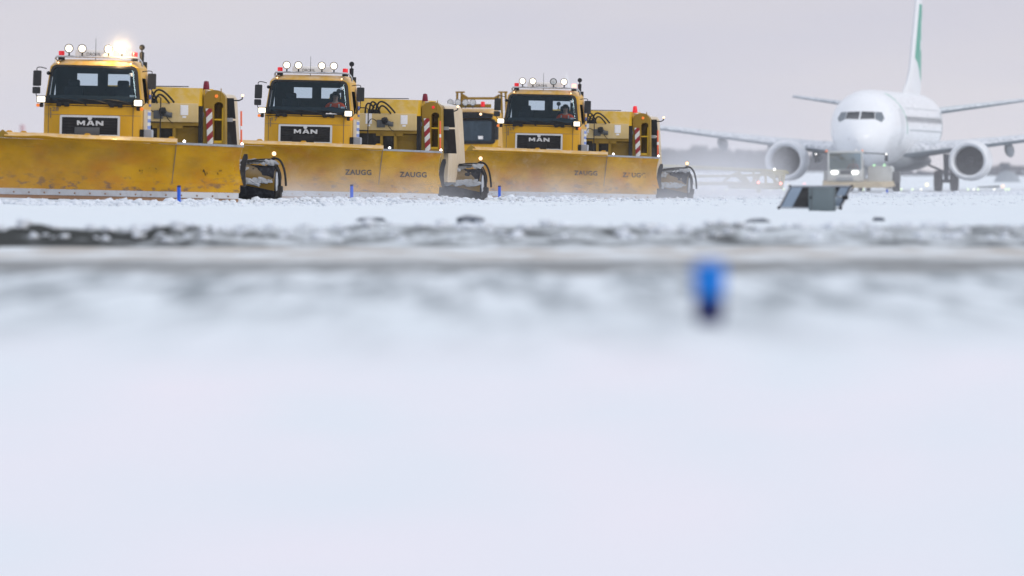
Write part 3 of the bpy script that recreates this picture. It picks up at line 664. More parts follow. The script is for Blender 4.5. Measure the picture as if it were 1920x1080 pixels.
    m2 = obj('mirror', mirror(-1.435, .25, 2.64, 2.81, .19), M['mirror'], t); b = NB(); tube(b, arc((-1.43, .25, 2.66), (-1.42, .24, 2.58), (-1.30, .2, 2.48)), .012, 6); obj('mirror_arm', b, M['black'], m2)
    m3 = obj('mirror', mirror(1.46, .3, 2.81, 3.20, .205), M['mirror'], t)
    b = NB(); tube(b, arc((1.2, .4, 3.24), (1.42, .32, 3.26), (1.45, .3, 3.19)), .012, 6); obj('mirror_arm', b, M['black'], m3); b = NB(); tube(b, [(1.46, .3, 2.82), (1.46, .3, 2.62), (1.24, .22, 2.38)], .012, 6); obj('mirror_arm', b, M['black'], m3)
    b = NB(); tube(b, [(1.3, 1.9, 2.64), (1.47, 1.8, 2.64), (1.53, 1.75, 2.60), (1.53, 1.75, 1.5)], .016, 6); tube(b, [(1.25, 1.9, 2.0), (1.53, 1.75, 2.0)], .016, 6); obj('guard_rail', b, M['black'], t)
    b = NB(); lathe(b, [(.0, -.05), (.05, 0), (.0, .06)], 10, face_to((-1.15, .35, 3.16))); obj('camera_pod', b, M['black'], t)
    # side headlamps
    for s, zc, x in ((-1, 2.50, -1.265), (1, 2.455, 1.17)):
        b = NB(); prism(b, rrect(.118, zc - .09, zc + .09, .03, x), -.10, .04, .01); hl = obj('headlamp', b, M['black'], t)
        b = NB(); prism(b, rrect(.10, zc - .072, zc + .072, .025, x), -.112, -.10, .0); obj('headlamp_lens', b, M['head_lit'], hl)
        b = NB(); lathe(b, [(.0, -.05), (.045, -.045), (.05, .03), (.03, .05), (.0, .05)], 12, Matrix.Translation((x + s * .0, -.02, zc - .15)) @ Matrix.Rotation(R(90), 4, 'Y')); box(b, x - .03, x + .03, -.02, .12, zc - .12, zc - .05); obj('lamp_bracket', b, M['rubber'], hl)
        b = NB(); lathe(b, [(.0, -.04), (.04, -.03), (.045, .03), (.0, .05)], 12, face_to((x + s * .085, -.03, zc - .15))); obj('indicator', b, M['orange_lens'], hl)
    b = NB(); prism(b, rrect(.11, 1.60, 1.80, .03, 1.37), .25, .7, .01); iv = obj('air_intake', b, M['steel'], t); b = NB(); prism(b, rrect(.05, 1.60, 1.80, .02, 1.24), .2, .6); obj('intake_side', b, M['black'], iv)
    # interior
    b = NB(); rs = [[(x, .12, 2.3), (x, .16, 2.56), (x, .32, 2.62), (x, .62, 2.52), (x, .62, 2.3)] for x in (-1.1, -.4, .3, .5, 1.0, 1.1)]; rings(b, rs); obj('dashboard', b, M['interior'], cab)
    for u in (-.62, .62):
        b = NB(); box(b, u - .25, u + .25, 1.30, 1.45, 1.9, 2.86, .06); box(b, u - .26, u + .26, .75, 1.3, 1.75, 1.95, .06); st_ = obj('seat', b, M['seat'], cab)
        b = NB(); box(b, u - .15, u + .15, 1.32, 1.42, 2.84, 3.02, .05); obj('headrest', b, M['seat'], st_)
    b = NB(); mx = Matrix.Translation((.62, .62, 2.50)) @ Matrix.Rotation(R(-35), 4, 'X')
    pts = [mx @ Vector((.23 * math.cos(a__), .23 * math.sin(a__), 0)) for a__ in (2 * math.pi * k / 20 for k in range(21))]; tube(b, pts, .014, 6); tube(b, [mx @ Vector((-.22, 0, 0)), mx @ Vector((.22, 0, 0))], .012, 6); tube(b, [mx @ Vector((0, 0, 0)), mx @ Vector((0, -.05, -.35))], .03, 8); obj('steering_wheel', b, M['black'], cab)
    for x0, x1, z0, z1 in ((.90, .98, 3.12, 3.2), (.92, 1.04, 2.60, 2.65), (.80, .85, 2.50, 2.54)):
        b = NB(); box(b, x0, x1, .20, .205, z0, z1); obj('windscreen_sticker', b, M['white_band'], cab)
    # chassis and wheels
    b = NB(); box(b, -.55, .55, .1, 7.2, .62, .9, .02); box(b, -1.05, 1.05, 2.3, 7.0, .92, 1.40, .03); box(b, -1.15, 1.15, -.05, .5, .38, .74, .04); obj('chassis', b, M['grey'], t)
    for x in (-1.05, 1.05):
        for y in (1.1, 5.6): wheel(t, x, y)
    make_blade(t, idx, texts, wear)
    if driver:
        d = person(driver, (0, 0, 0), (0, 0, 0)); mw = Matrix.Translation(loc) @ __import__('mathutils').Euler(rot).to_matrix().to_4x4()
        d.location = mw @ Vector((.68, .98, 2.20)); d.rotation_euler = rot
    return t

YW = (R(4.6), R(5.5), R(6.5)); ROLL = R(1.25)
D1, D2, D3 = 284., 319., 362.
def base(px, D): return (PX(px, D), D, CZ - .01)
make_truck(0, 'nearest yellow snow plough truck, numbered 28, with one dazzling roof lamp, at far left', base(168.5, D1), (0, ROLL, -YW[0]), '28', [(1.38, .70, .60), (2.94, .69, .60)], .56, (1, 1, 1, 2))
make_truck(1, 'yellow snow plough truck numbered 17 with four lit roof lamps, between the other two ploughs', base(572.5, D2), (0, ROLL, -YW[1]), '17', [(1.50, .75, .72), (2.98, .72, .72)], .30, (1, 1, 1, 1), driver='driver in orange jacket with short dark hair behind the windscreen of plough 17')
make_truck(2, 'farthest yellow snow plough truck, numbered 29, third roof lamp unlit, nearest the aircraft', base(1010.5, D3), (0, ROLL, -YW[2]), '29', [(1.50, .83, .72), (2.98, .80, .70)], .44, (1, 1, 0, 1), red=(0, 1), driver='driver in orange and grey jacket with dark cap behind the windscreen of plough 29')

# ---------------------------------------------------------------- towed sweeper
def make_sweeper(idx, label, loc, rot, bx=0., exx=0.):
    t = thing('towed_sweeper', label, 'sweeper trailer', loc, rot, 'sweepers towed behind the plough trucks')
    # hopper with sloping front and cut corners
    b = NB(); rs = [[(-1.45, 0, 2.50), (1.42, 0, 2.44), (1.47, .1, 2.44), (1.47, 3.0, 2.44), (-1.45, 3.0, 2.5)], [(-1.2, .30, 2.95), (1.40, .30, 2.90), (1.45, .40, 2.90), (1.45, 3.0, 2.9), (-1.2, 3.0, 2.95)]]
    rings(b, rs); hp = obj('hopper', b, M['old_yellow'], t)
    b = NB(); box(b, -1.0, 1.1, .32, .40, 2.925, 2.95); obj('hopper_lid_rail', b, M['grey'], hp)
    b = NB(); box(b, -1.45, 1.40, -.08, .30, 2.02, 2.50, .02); bm_ = obj('front_beam', b, M['beam'], t)
    b = NB(); box(b, .26, .50, -.12, -.083, 2.10, 2.32, .01); box(b, .5, .58, -.11, -.083, 2.16, 2.28, .01); obj('valve_block', b, M['grey'], bm_)
    b = NB(); lathe(b, [(.0, -.1), (.08, -.08), (.1, 0), (.08, .08), (.0, .1)], 14, Matrix.Translation((.50, -.16, 2.30)) @ Matrix.Rotation(R(80), 4, 'Y')); obj('hydraulic_motor', b, M['black'], bm_); b = NB(); tube(b, [(.50, -.15, 2.28), (.66, -.12, 2.20), (.74, -.12, 2.20)], [.06, .07, .07], 12)
    obj('pump', b, M['grey'], bm_); b = NB(); tube(b, arc((.25, -.12, 2.28), (.12, -.2, 2.34), (.02, -.1, 2.22)), .012, 6); obj('thin_hose', b, M['hose'], bm_); b = NB(); tube(b, arc((.6, -.12, 2.15), (.7, -.2, 2.04), (.76, -.1, 2.0)), .010, 6); obj('thin_hose', b, M['hose'], bm_)
    for u, w_, h in ((.02 - .5 * 0, .09, .30), (1.05, .10, .26)):
        b = NB(); box(b, u - w_, u + w_, -.088, -.082, 2.2, 2.2 + h); box(b, u - w_ * .5, u + w_ * .5, -.086, -.081, 2.13, 2.18); obj('label_plate', b, M['white_band'], bm_)
    b = NB(); box(b, -1.45, 1.40, .0, .20, 1.93, 2.02); box(b, -1.45, -1.2, .0, .2, .8, 1.93)
    for u in (.38, .78, ): box(b, u - .035, u + .035, .0, .16, .9, 1.93)
    box(b, .22, 1.0, .0, .14, 1.86, 1.93); box(b, .22, 1.40, .0, .12, .8, .95); fr = obj('front_frame', b, M['ochre'], t)
    b = NB(); box(b, -1.2, .38, .10, .14, .9, 1.93); obj('window', b, M['dark_glass'], fr)
    b = NB(); box(b, .42, .76, .10, .14, .9, 1.93); obj('window', b, M['dark_glass'], fr)
    b = NB(); rings(b, [[(.80 + .30 * (1 - math.cos(a_)) * 0 + q * .6, .16 + .5 * (1 - math.sin(a_)) * 0 + .12 * math.cos(a_), 1.4 + .5 * math.sin(a_)) for q in (0, 1)] for a_ in (R(x) for x in range(-90, 91, 15))], cap=False, closed=False); obj('impeller_housing', b, M['ochre'], fr)
    b = NB(); box(b, -1.43, 1.40, .25, 6.2, .75, 2.43, .02); obj('sweeper_body', b, M['ochre'], t)
    b = NB(); box(b, 1.40, 1.50, .05, 2.6, 1.0, 2.44); obj('gap_shade_box', b, M['black'], t)  # black box fills the gap, its shade put in as colour
    # hoses arching over the beam
    for k, (a_, p_, c_) in enumerate((((.02, 0, 2.5), (.1, -.1, 2.82), (.26, 0, 2.72)), ((.1, -.05, 2.5), (.22, -.15, 2.76), (.34, -.05, 2.5)), ((.22, -.02, 2.62), (.42, -.15, 2.84), (.78, -.04, 2.52)), ((.3, -.08, 2.55), (.44, -.2, 2.72), (.66, -.08, 2.5)), ((-.1, 0, 2.48), (-.02, -.1, 2.78), (.16, 0, 2.66)))):
        b = NB(); tube(b, arc(a_, p_, c_, 12), .026, 7); obj('hose', b, M['hose'], t)
    b = NB(); box(b, .05, .3, -.06, .0, 2.5, 2.62, .02); obj('hose_clamp', b, M['black'], t)
    # arched blower chute with chevron board
    def arch(x0, x1, z0, zt, n=12):
        r_ = (x1 - x0) / 2; cx = (x0 + x1) / 2
        return [(x1, z0)] + [(cx + r_ * math.cos(R(180 * k / n)), zt - r_ * .8 + r_ * .8 * math.sin(R(180 * k / n))) for k in range(n + 1)] + [(x0, z0)]
    A0, A1 = 1.50, 2.06
    outer = arch(A0, A1, .9, 2.86); inner = arch(1.77, 2.01, 1.50, 2.55)
    # frame: dense outlines matched by count
    o3 = [(A1 + .03, .9)] + [(p[0] + (.02 if p[1] < 2.3 else 0), p[1]) for p in outer[1:-1]] + [(A0, .9)]
    b = NB(); fo = [b.verts.new((x, .3, z)) for x, z in o3]; fi = [b.verts.new((x, .3, z)) for x, z in inner]; bo_ = [b.verts.new((x, .7, z)) for x, z in o3]; bi = [b.verts.new((x, .8, z)) for x, z in inner]; n = len(o3)
    for k in range(n - 1):
        b.faces.new((fo[k], fo[k + 1], fi[k + 1], fi[k])); b.faces.new((fo[k], bo_[k], bo_[k + 1], fo[k + 1])); b.faces.new((fi[k], fi[k + 1], bi[k + 1], bi[k]))
    b.faces.new((fo[0], fi[0], fi[-1], fo[-1])); b.faces.new((fi[0], bi[0], bi[-1], fi[-1])); b.faces.new(bi)
    ch = obj('blower_chute', b, M['ochre'], t)
    b = NB(); box(b, 1.78, 2.03, .32, .7, 2.08, 2.12); box(b, 1.78, 2.03, .31, .7, 1.50, 1.56); box(b, 1.98, 2.02, .31, .36, 1.5, 2.4); obj('chute_shelf', b, M['old_yellow'], ch)
    b = NB(); prism(b, [(1.62, 1.40), (1.77, 1.40), (1.72, 2.38), (1.56, 2.38)], .27, .297); obj('chevron_board', b, M['redwhite'], ch)
    b = NB(); lathe(b, [(.0, .03), (.04, .02), (.045, 0), (.0, -.01)], 12, face_to((1.83, .30, 2.70))); obj('marker_lamp', b, M['orange_lens'] if idx != 1 else M['red_lens'], ch)
    b = NB(); box(b, 1.38, 1.52, .18, .4, 2.15, 2.28, .02); obj('latch_box', b, M['grey'], ch)
    b = NB(); tube(b, [(1.95, .3, 2.60), (1.95, .3, 2.90)], .014, 6); obj('chute_handle', b, M['ochre'], ch)
    b = NB(); lathe(b, [(.0, 3.10), (.06, 3.08), (.075, 3.0), (.085, 2.90), (.085, 2.87)][::-1], 14, Matrix.Translation((1.52, .7, 0))); obj('beacon', b, M['dark_red'] if idx != 2 else M['red_lens'], t)
    # rear engine box, dark side flaps, pale side wall
    b = NB(); rs = [[(1.40, y, .55), (2.05 + exx, y, .55), (2.07 + exx, y, 1.2), (1.97 + exx, y, 2.66), (1.90 + exx, y, 2.76), (1.40, y, 2.88)] for y in (1.02, 3.9)]; rings(b, rs); rb = obj('engine_box', b, M['beige'], t)
    b = NB(); prism(b, [(2.04, 2.13), (2.26 + exx, 2.13), (2.21 + exx, 2.66), (2.0, 2.66)], .93, .98); obj('side_flap', b, M['black'], rb)
    b = NB(); prism(b, [(2.02, 1.38), (2.32 + exx, 1.38), (2.26 + exx, 2.08), (2.02, 2.08)], .88, .96); obj('side_flap', b, M['rubber'], rb)
    b = NB(); prism(b, [(2.05, 2.05), (2.2, 2.05), (2.2, 2.15), (2.05, 2.15)], .85, .87); obj('flap_hinge', b, M['steel'], rb)
    b = NB(); tube(b, [(2.1, 1.0, 2.60), (2.34, 1.0, 2.60), (2.42, 1.0, 2.64), (2.43, 1.0, 2.70)], .018, 6); ar = obj('side_lamp_arm', b, M['black'], rb)
    b = NB(); lathe(b, [(.0, -.03), (.035, -.02), (.035, .02), (.0, .03)], 10, face_to((2.43, 1.0, 2.73))); obj('side_lamp', b, M['orange_lit'], ar)
    if idx:
        b = NB(); lathe(b, [(.05, 2.95), (.05, 3.06), (.015, 3.08), (.015, 3.16)], 10, Matrix.Translation((-.95 if idx == 1 else -.95, .4, -.10))); ps = obj('round_mirror_post', b, M['black'], t)
        b = NB(); lathe(b, [(.0, -.04), (.05, -.03), (.072, 0), (.0, .03)], 18, face_to((-.95, .4, 3.13))); obj('round_mirror', b, M['black'], ps)
    for x in (-1.0, 1.0):
        for y in (3.6, 5.0): wheel(t, x, y, .45, .3)
    # draw bar to the truck
    b = NB(); tube(b, [(-.5, .3, .8), (0, -2.2, .8)], .07, 8); tube(b, [(.5, .3, .8), (0, -2.2, .8)], .07, 8); obj('drawbar', b, M['grey'], t)
    # rotating broom slung under the body
    rng = random.Random(idx); by = 3.0; br_m = M['bristle']
    b = NB(); seg = 40; rs = []
    for k in range(60):
        x = -2.6 + 5.42 * k / 59; rs.append([(x, by + (.44 + rng.uniform(-.035, .03)) * math.cos(2 * math.pi * q / seg), .50 + (.44 + rng.uniform(-.04, .04)) * math.sin(2 * math.pi * q / seg)) for q in range(seg)])
    rings(b, rs); br = obj('broom', b, br_m, t); br.location.x = bx
    b = NB(); rs = []
    for k in range(24):
        x = -2.65 + 5.5 * k / 23; zt = .0 if k < 20 else -.03 * (k - 19)
        rs.append([(x, by - .52 + .5 * (1 - math.cos(a_)) * 1.04, .46 + zt * 1.5 + .55 * math.sin(a_) + rng.uniform(-.01, .01)) for a_ in (math.pi * q / 14 for q in range(15))])
    rings(b, rs, cap=False, closed=False); bmesh.ops.solidify(b, geom=b.faces[:], thickness=.03); hd = obj('broom_hood', b, M['ochre'], br)
    # snow packed on the hood, in rough slabs with gaps where paint shows
    b = NB()
    for k in range(260):
        x = rng.uniform(1.0, 2.80); lay = rng.random(); a_ = rng.uniform(.02, .22) if lay < .42 else (rng.uniform(.62, .95) if lay < .6 else rng.uniform(1.15, 1.7)); r_ = rng.uniform(.03, .085)
        if lay >= .42 and lay < .6 and x > 2.2: continue
        mx = Matrix.Translation((x, by - .55 * math.cos(a_), .46 + .58 * math.sin(a_))) @ Matrix.Rotation(rng.uniform(-.6, .6), 4, 'Y') @ Matrix.Diagonal((rng.uniform(.9, 2.0), .4, rng.uniform(.4, .9), 1))
        c3 = bmesh.new(); bmesh.ops.create_icosphere(c3, subdivisions=2, radius=r_)
        for v_ in c3.verts: v_.co *= 1 + rng.uniform(-.25, .25)
        merge(b, c3, mx)
    cr_ = obj('snow_crust', b, M['crust'], br); cr_['kind'] = 'stuff'
    b = NB(); lathe(b, [(.0, -.03), (.30, -.03), (.33, 0), (.30, .03), (.0, .03)], 20, Matrix.Translation((2.87, by, .5)) @ Matrix.Rotation(R(90), 4, 'Y')); obj('end_plate', b, M['crust'], br)
    b = NB(); lathe(b, [(.1, -.08), (.16, -.06), (.16, .06), (.1, .08)], 16, Matrix.Translation((2.92, by - .1, .20)) @ Matrix.Rotation(R(90), 4, 'Y')); box(b, 2.75, 3.02, by - .2, by + .1, .24, .42, .03); obj('guide_wheel', b, M['rubber'], br)
    b = NB(); tube(b, [(2.78, by, .9), (2.78, by, 1.20)], .018, 6); lp = obj('lamp_post', b, M['black'], br)
    b = NB(); lathe(b, [(.0, -.05), (.05, -.045), (.068, 0), (.066, .02)], 18, face_to((2.78, by, 1.25))); lh = obj('warning_lamp', b, M['black'], br)
    b = NB(); lathe(b, [(.0, .03), (.05, .025), (.058, .018), (.0, 0)], 18, face_to((2.78, by, 1.25))); obj('lens', b, M['orange_lit'], lh)
    for a_, p_, c_, r_ in (((1.7, by, .98), (2.3, by - .2, 1.08), (2.75, by, 1.10), .022), ((2.72, by, 1.12), (3.0, by - .1, 1.0), (3.10, by, .42), .03), ((2.70, by, 1.0), (2.90, by - .15, .82), (2.94, by, .42), .036), ((1.7, by, .92), (2.2, by - .3, 1.03), (2.72, by, 1.02), .02), ((2.74, by, 1.15), (2.95, by + .1, .7), (2.86, by, .4), .02)):
        b = NB(); tube(b, arc(a_, p_, c_, 12), r_, 7); obj('hose', b, M['hose'], br)
    b = NB(); box(b, 1.45, 1.95, 4.6, 5.3, .66, .93, .03); tb = obj('tool_box', b, M['grey'], t)
    return t
def sweeper_loc(cx, D, off, dy=8.0): return (PX(cx, D) + off, D + dy, CZ - .01)
make_sweeper(0, 'towed sweeper with its snow-caked broom behind the truck numbered 28', sweeper_loc(171, D1, 1.03), (0, ROLL * .6, -R(4.9)), .27)
make_sweeper(1, 'towed sweeper with wide beige engine box behind the truck numbered 17', sweeper_loc(574, D2, 1.62), (0, ROLL * .6, -R(9.3)), .0, .10)
make_sweeper(2, 'towed sweeper with broom veiled in drifting snow behind the truck numbered 29', sweeper_loc(1012, D3, 1.49), (0, ROLL * .6, -R(7.1)), .22)

# ---------------------------------------------------------------- de-icing sprayer behind the ploughs
def make_sprayer():
    D = 410.; s = F / D; cx = 868.; g = CZ + .10
    t = thing('sprayer_truck', 'yellow de-icing sprayer truck with folding lattice booms, partly hidden behind the ploughs', 'sprayer truck', (PX(cx, D), D, g), (0, 0, -R(5)))
    def X(px): return (px - cx) / s
    def Z(py): return PZ(py, D) - g
    b = NB(); b2 = bmesh.new()
    rs = []
    for z, y0, hw in ((.7, 0, 1.25), (Z(270), 0, 1.25), (Z(222), .12, 1.22), (Z(212), .2, 1.2), (Z(205), .45, 1.05), (Z(203), .9, .9)):
        rs.append([(-hw, 2.2, z), (-hw, y0 + .25, z), (-hw + .18, y0, z), (hw - .18, y0, z), (hw, y0 + .25, z), (hw, 2.2, z)])
    rings(b, rs); cab = obj('cab', b, M['yellow'], t)
    fyc = lambda x, z: .12 * (z - Z(270)) / max(.1, Z(222) - Z(270)) - .02
    b = NB(); prism(b, rrect(1.16, Z(270), Z(223), .1), -.04, .3); obj('windscreen_seal', b, M['black'], cab)
    b = NB(); prism(b, rrect(1.04, Z(264), Z(227), .08), -.055, -.042); obj('windscreen', b, M['tinted'], cab)
    b = NB(); prism(b, [(-.75, Z(222)), (1.05, Z(222)), (1.1, Z(214)), (.6, Z(210)), (-.2, Z(210)), (-.75, Z(219))], -.16, .25, .0); vz = obj('sun_visor', b, M['black'], cab)
    b = NB(); lathe(b, [(.0, .02), (.045, .01), (.0, -.02)], 12, face_to((X(906) * .9, -.17, Z(214)))); obj('visor_light', b, M['orange_lit'], vz)
    b = NB(); box(b, X(897), X(906), -.07, -.056, Z(261), Z(255)); obj('windscreen_sticker', b, M['white_band'], cab)
    b = NB(); prism(b, rrect(.42, Z(285), Z(272), .02, .1), -.04, 0); obj('bonnet_plate', b, M['yellow'], cab)
    b = NB(); box(b, -.9, 1.0, .2, .3, Z(202), Z(195), .02); bar = obj('lamp_board', b, M['ochre'], t)
    for px in (844, 858, 872, 886):
        b = NB(); mx = face_to((X(px), .12, Z(192))); lathe(b, [(.02, -.14), (.08, -.1), (.12, 0), (.12, .02), (.105, .02)], 20, mx, cap=False); tube(b, [(X(px), .14, Z(198)), (X(px), .14, Z(203))], .02, 6); lp = obj('roof_lamp', b, M['grey'], t)
        b = NB(); lathe(b, [(.0, .02), (.105, .012), (.0, -.03)], 20, mx); obj('lens', b, M['lamp_off'], lp)
    b = NB(); lathe(b, [(.07, Z(200)), (.075, Z(191)), (.0, Z(190))], 14, Matrix.Translation((X(905), .1, 0))); obj('beacon', b, M['red_lens'], t)
    # gantry that carries the booms
    b = NB(); gy = 2.6
    for s_, xa in ((-1, X(846)), (1, X(927))):
        for dx in (0, .16): tube(b, [(xa + dx + s_ * .0 - (.10 if s_ < 0 else -.12) * 1.0, gy, .9), (xa + dx + s_ * .02, gy, Z(171))], .045, 6)
        box(b, xa - .08, xa + .25, gy - .06, gy + .06, Z(173), Z(170))
    xa, xb = X(850), X(925); zc = Z(183)
    prism(b, [(xa + .08, Z(175)), (xa + .12, Z(175)), (xa + .30, zc + .04), (xb - .20, zc + .04), (xb, Z(175)), (xb, Z(190)), (xb - .2, zc - .05), (xa + .30, zc - .05), (xa + .08, Z(190))], gy - .05, gy + .05)
    obj('boom_gantry', b, M['ochre'], t)
    b = NB(); box(b, -1.2, 1.2, 2.5, 8.5, .9, 2.6, .1); obj('tank', b, M['beige'], t)
    b = NB(); box(b, -1.25, 1.25, -.05, 2.3, .4, .72, .04); box(b, -.5, .5, 2.0, 8.6, .5, .88); obj('chassis', b, M['grey'], t)
    for x in (-1.0, 1.0):
        for y in (1.2, 6.8): wheel(t, x, y, .5, .3)
    b = NB(); prism(b, rrect(.1, Z(262), Z(228), .03, X(929)), .1, .2); obj('mirror', b, M['mirror'], t)
    # unfolded lattice boom reaching to the right, seen end-on through drifting snow
    y = 8.0; b = NB(); k_ = (D + y) / D
    def bp(px, py, dy=0): return ((px - 960) * (D + y + dy) / F - PX(cx, D), y + dy, PZ(py, D + y + dy) - g)
    tube(b, [bp(930, 303), bp(1245, 312), bp(1440, 322)], .055, 6); tube(b, [bp(930, 306, 1), bp(1245, 314, 1), bp(1440, 324, 1)], .05, 6)
    tube(b, [bp(930, 330), bp(1245, 331), bp(1350, 330), bp(1430, 326)], .05, 6)
    tube(b, [bp(1240, 345), bp(1330, 344), bp(1425, 347)], .07, 6); tube(b, [bp(1330, 349), bp(1425, 351)], .09, 6)
    for p_ in (((1320, 344), (1345, 327), (1370, 341)), ((1350, 322), (1366, 342), (1382, 343)), ((1376, 342), (1400, 326), (1428, 350)), ((1384, 350), (1395, 324), (1426, 326)), ((1345, 323), (1356, 338), (1378, 345))): tube(b, arc(bp(*p_[0]), bp(*p_[1]), bp(*p_[2]), 8), .05, 6)
    for px in (1378, 1400, 1416, 1426): tube(b, [bp(px, 323), bp(px + 2, 351)], .05, 6)
    tube(b, [bp(1388, 350), bp(1388, 361)], .09, 6); tube(b, [bp(1378, 315), bp(1378, 324)], .03, 6); tube(b, [bp(1408, 328, .5), bp(1432, 330, .5), bp(1428, 350, .5), bp(1405, 349, .5)], .12, 6)
    bo = obj('spray_boom', b, M['boom'], t)
    for (px, py, mm) in ((1388, 342, 'red_lit'), (1430, 344, 'red_lit'), (1418, 317.5, 'white_lit')):
        b = NB(); lathe(b, [(.0, -.04), (.05, 0), (.0, .06)], 10, face_to(bp(px, py, -.15))); obj('boom_light', b, M[mm], bo)
M['tinted'] = paint('tinted_windscreen', (.035, .055, .075), .12, dirtamt=.35, dirt=(.14, .2, .26), dscale=2)
make_sprayer()

# ---------------------------------------------------------------- aircraft
def fin_mat():
    m, n, l, p = new_mat('fin_livery'); s = n.new('ShaderNodeSeparateXYZ'); l.new(objc(n), s.inputs[0]); Y, Z = s.outputs['Y'], s.outputs['Z']
    # green field behind a slanting line
    f1 = mathn(n, l, 'GREATER_THAN', mathn(n, l, 'SUBTRACT', Y, mathn(n, l, 'MULTIPLY', Z, .95)), 22.5)
    f2 = mathn(n, l, 'GREATER_THAN', mathn(n, l, 'ADD', mathn(n, l, 'MULTIPLY', Y, .27), Z), 15.2); f3 = mathn(n, l, 'LESS_THAN', Z, 10.2)
    f = mathn(n, l, 'MULTIPLY', mathn(n, l, 'MULTIPLY', f1, f2), f3)
    def rect(y0, y1, z0, z1):
        a = mathn(n, l, 'MULTIPLY', mathn(n, l, 'GREATER_THAN', Y, y0), mathn(n, l, 'LESS_THAN', Y, y1))
        return mathn(n, l, 'MULTIPLY', a, mathn(n, l, 'MULTIPLY', mathn(n, l, 'GREATER_THAN', Z, z0), mathn(n, l, 'LESS_THAN', Z, z1)))
    wm = mathn(n, l, 'MAXIMUM', rect(34.1, 37.5, 8.3, 9.37), rect(33.0, 34.5, 7.7, 8.25))
    f = mathn(n, l, 'MULTIPLY', f, mathn(n, l, 'SUBTRACT', 1., wm))
    l.new(mixc(n, l, f, (.78, .8, .83), (.0, .33, .22)), p.inputs['Base Color']); p.inputs['Roughness'].default_value = .35
    return m
def make_plane():
    D = 586.; g = CZ + .45; YAW = R(7.55)
    t = thing('airliner', 'white twin-engine jet airliner with green tail fin being towed nose first', 'airliner', (PX(1607, D), D, g), (0, 0, -YAW))
    sec = [(0, .02, 2.63, 2.67), (.12, .34, 2.30, 2.98), (.45, .72, 2.0, 3.32), (1.0, 1.08, 1.74, 3.66), (1.7, 1.38, 1.54, 3.98), (2.1, 1.5, 1.47, 4.32), (2.6, 1.61, 1.41, 4.72), (3.2, 1.71, 1.36, 5.0), (4.2, 1.80, 1.31, 5.2), (5.4, 1.86, 1.28, 5.28), (6.5, 1.88, 1.27, 5.3), (10, 1.88, 1.27, 5.3), (15, 1.88, 1.27, 5.3), (20, 1.88, 1.27, 5.3), (25, 1.88, 1.27, 5.3), (28, 1.78, 1.5, 5.3), (31, 1.5, 2.1, 5.28), (34, 1.05, 2.95, 5.18), (36.5, .6, 3.7, 5.0), (38, .2, 4.2, 4.75)]
    n = 40; b = NB()
    def ring(y, hw, zb, zt):
        r_ = []
        for k in range(n):
            a_ = 2 * math.pi * k / n; zc = zb + (zt - zb) * .54; s_, c_ = math.sin(a_), math.cos(a_)
            r_.append((hw * c_, y, zc + ((zt - zc) if s_ > 0 else (zc - zb)) * s_))
        return r_
    # smooth interpolation of sections near the nose
    ysm = list(np.concatenate([np.linspace(0, 1, 9) ** 2 * 1.0, np.linspace(1.2, 6.5, 22), np.linspace(8, 38, 26)])); sa = np.array(sec)
    rs = [ring(y, *(float(np.interp(y, sa[:, 0], sa[:, k])) for k in (1, 2, 3))) for y in ysm]
    rings(b, rs); b.normal_update(); tree = BVHTree.FromBMesh(b)
    bmesh.ops.subdivide_edges(b, edges=[], cuts=1)
    fus = obj('fuselage', b, M['white_air'], t, angle=60)
    def proj_front(x, z, off=.012):
        h = tree.ray_cast(Vector((x, -5, z)), Vector((0, 1, 0))); return (x, h[0].y - off, z) if h[0] else (x, 3.0, z)
    def pane(poly, name='cockpit_window', mat=None):
        b = NB(); c_ = (sum(p[0] for p in poly) / len(poly), sum(p[1] for p in poly) / len(poly))
        pp = dens(poly, .1); ring0 = [b.verts.new(proj_front(*p)) for p in pp]; r1 = [b.verts.new(proj_front(c_[0] + (p[0] - c_[0]) * .5, c_[1] + (p[1] - c_[1]) * .5, .02)) for p in pp]; cc = b.verts.new(proj_front(*c_, .02)); m_ = len(pp)
        for k in range(m_): b.faces.new((ring0[k], ring0[(k + 1) % m_], r1[(k + 1) % m_], r1[k])); b.faces.new((r1[k], r1[(k + 1) % m_], cc))
        return obj(name, b, mat or M['air_glass'], fus)
    z0, z1 = 3.72, 4.11
    for s in (-1, 1):
        pane([(s * .04, z0), (s * .76, z0 + .02), (s * .70, z1), (s * .04, z1 + .02)])
        pane([(s * .79, z0 + .0), (s * 1.10, z0 - .15), (s * 1.22, z0 + .06), (s * 1.06, z1 - .02), (s * .735, z1)], mat=M['air_glass2'])
    b = NB(); lathe(b, [(.0, -.02), (.03, 0), (.0, .02)], 8, face_to(proj_front(-.45, 2.7, .0))); obj('probe', b, M['air_dark'], fus)
    def pside(y, z, off=.01):
        h = tree.ray_cast(Vector((6, y, z)), Vector((-1, 0, 0))); return (h[0].x + off, y, z)
    for y in list(np.arange(7.2, 27, .56)):
        b = NB(); pp = [(y + .12 * math.cos(a_), 3.78 + .18 * math.sin(a_)) for a_ in (2 * math.pi * k / 8 for k in range(8))]; b.faces.new([b.verts.new(pside(*p)) for p in pp]); obj('cabin_window', b, M['air_dark'], fus)
    for y in (5.0, 27.6):
        b = NB(); loop = [(y, 2.45), (y + .85, 2.45), (y + .85, 4.25), (y, 4.25)]; lp = dens(loop, .15); tube(b, [pside(p[0], p[1], .0) for p in lp] + [pside(*loop[0], .0)], .018, 5); obj('door', b, M['air_grey'], fus)
    # green livery line around the front
    b = NB(); pts = [pside(6.0 + (z - 2.4) ** 2 * .0 + (5.2 - z) * .8, z, .0) for z in np.linspace(3.0, 5.1, 14)]; tube(b, pts, .022, 5); obj('livery_line', b, M['air_green'], fus)
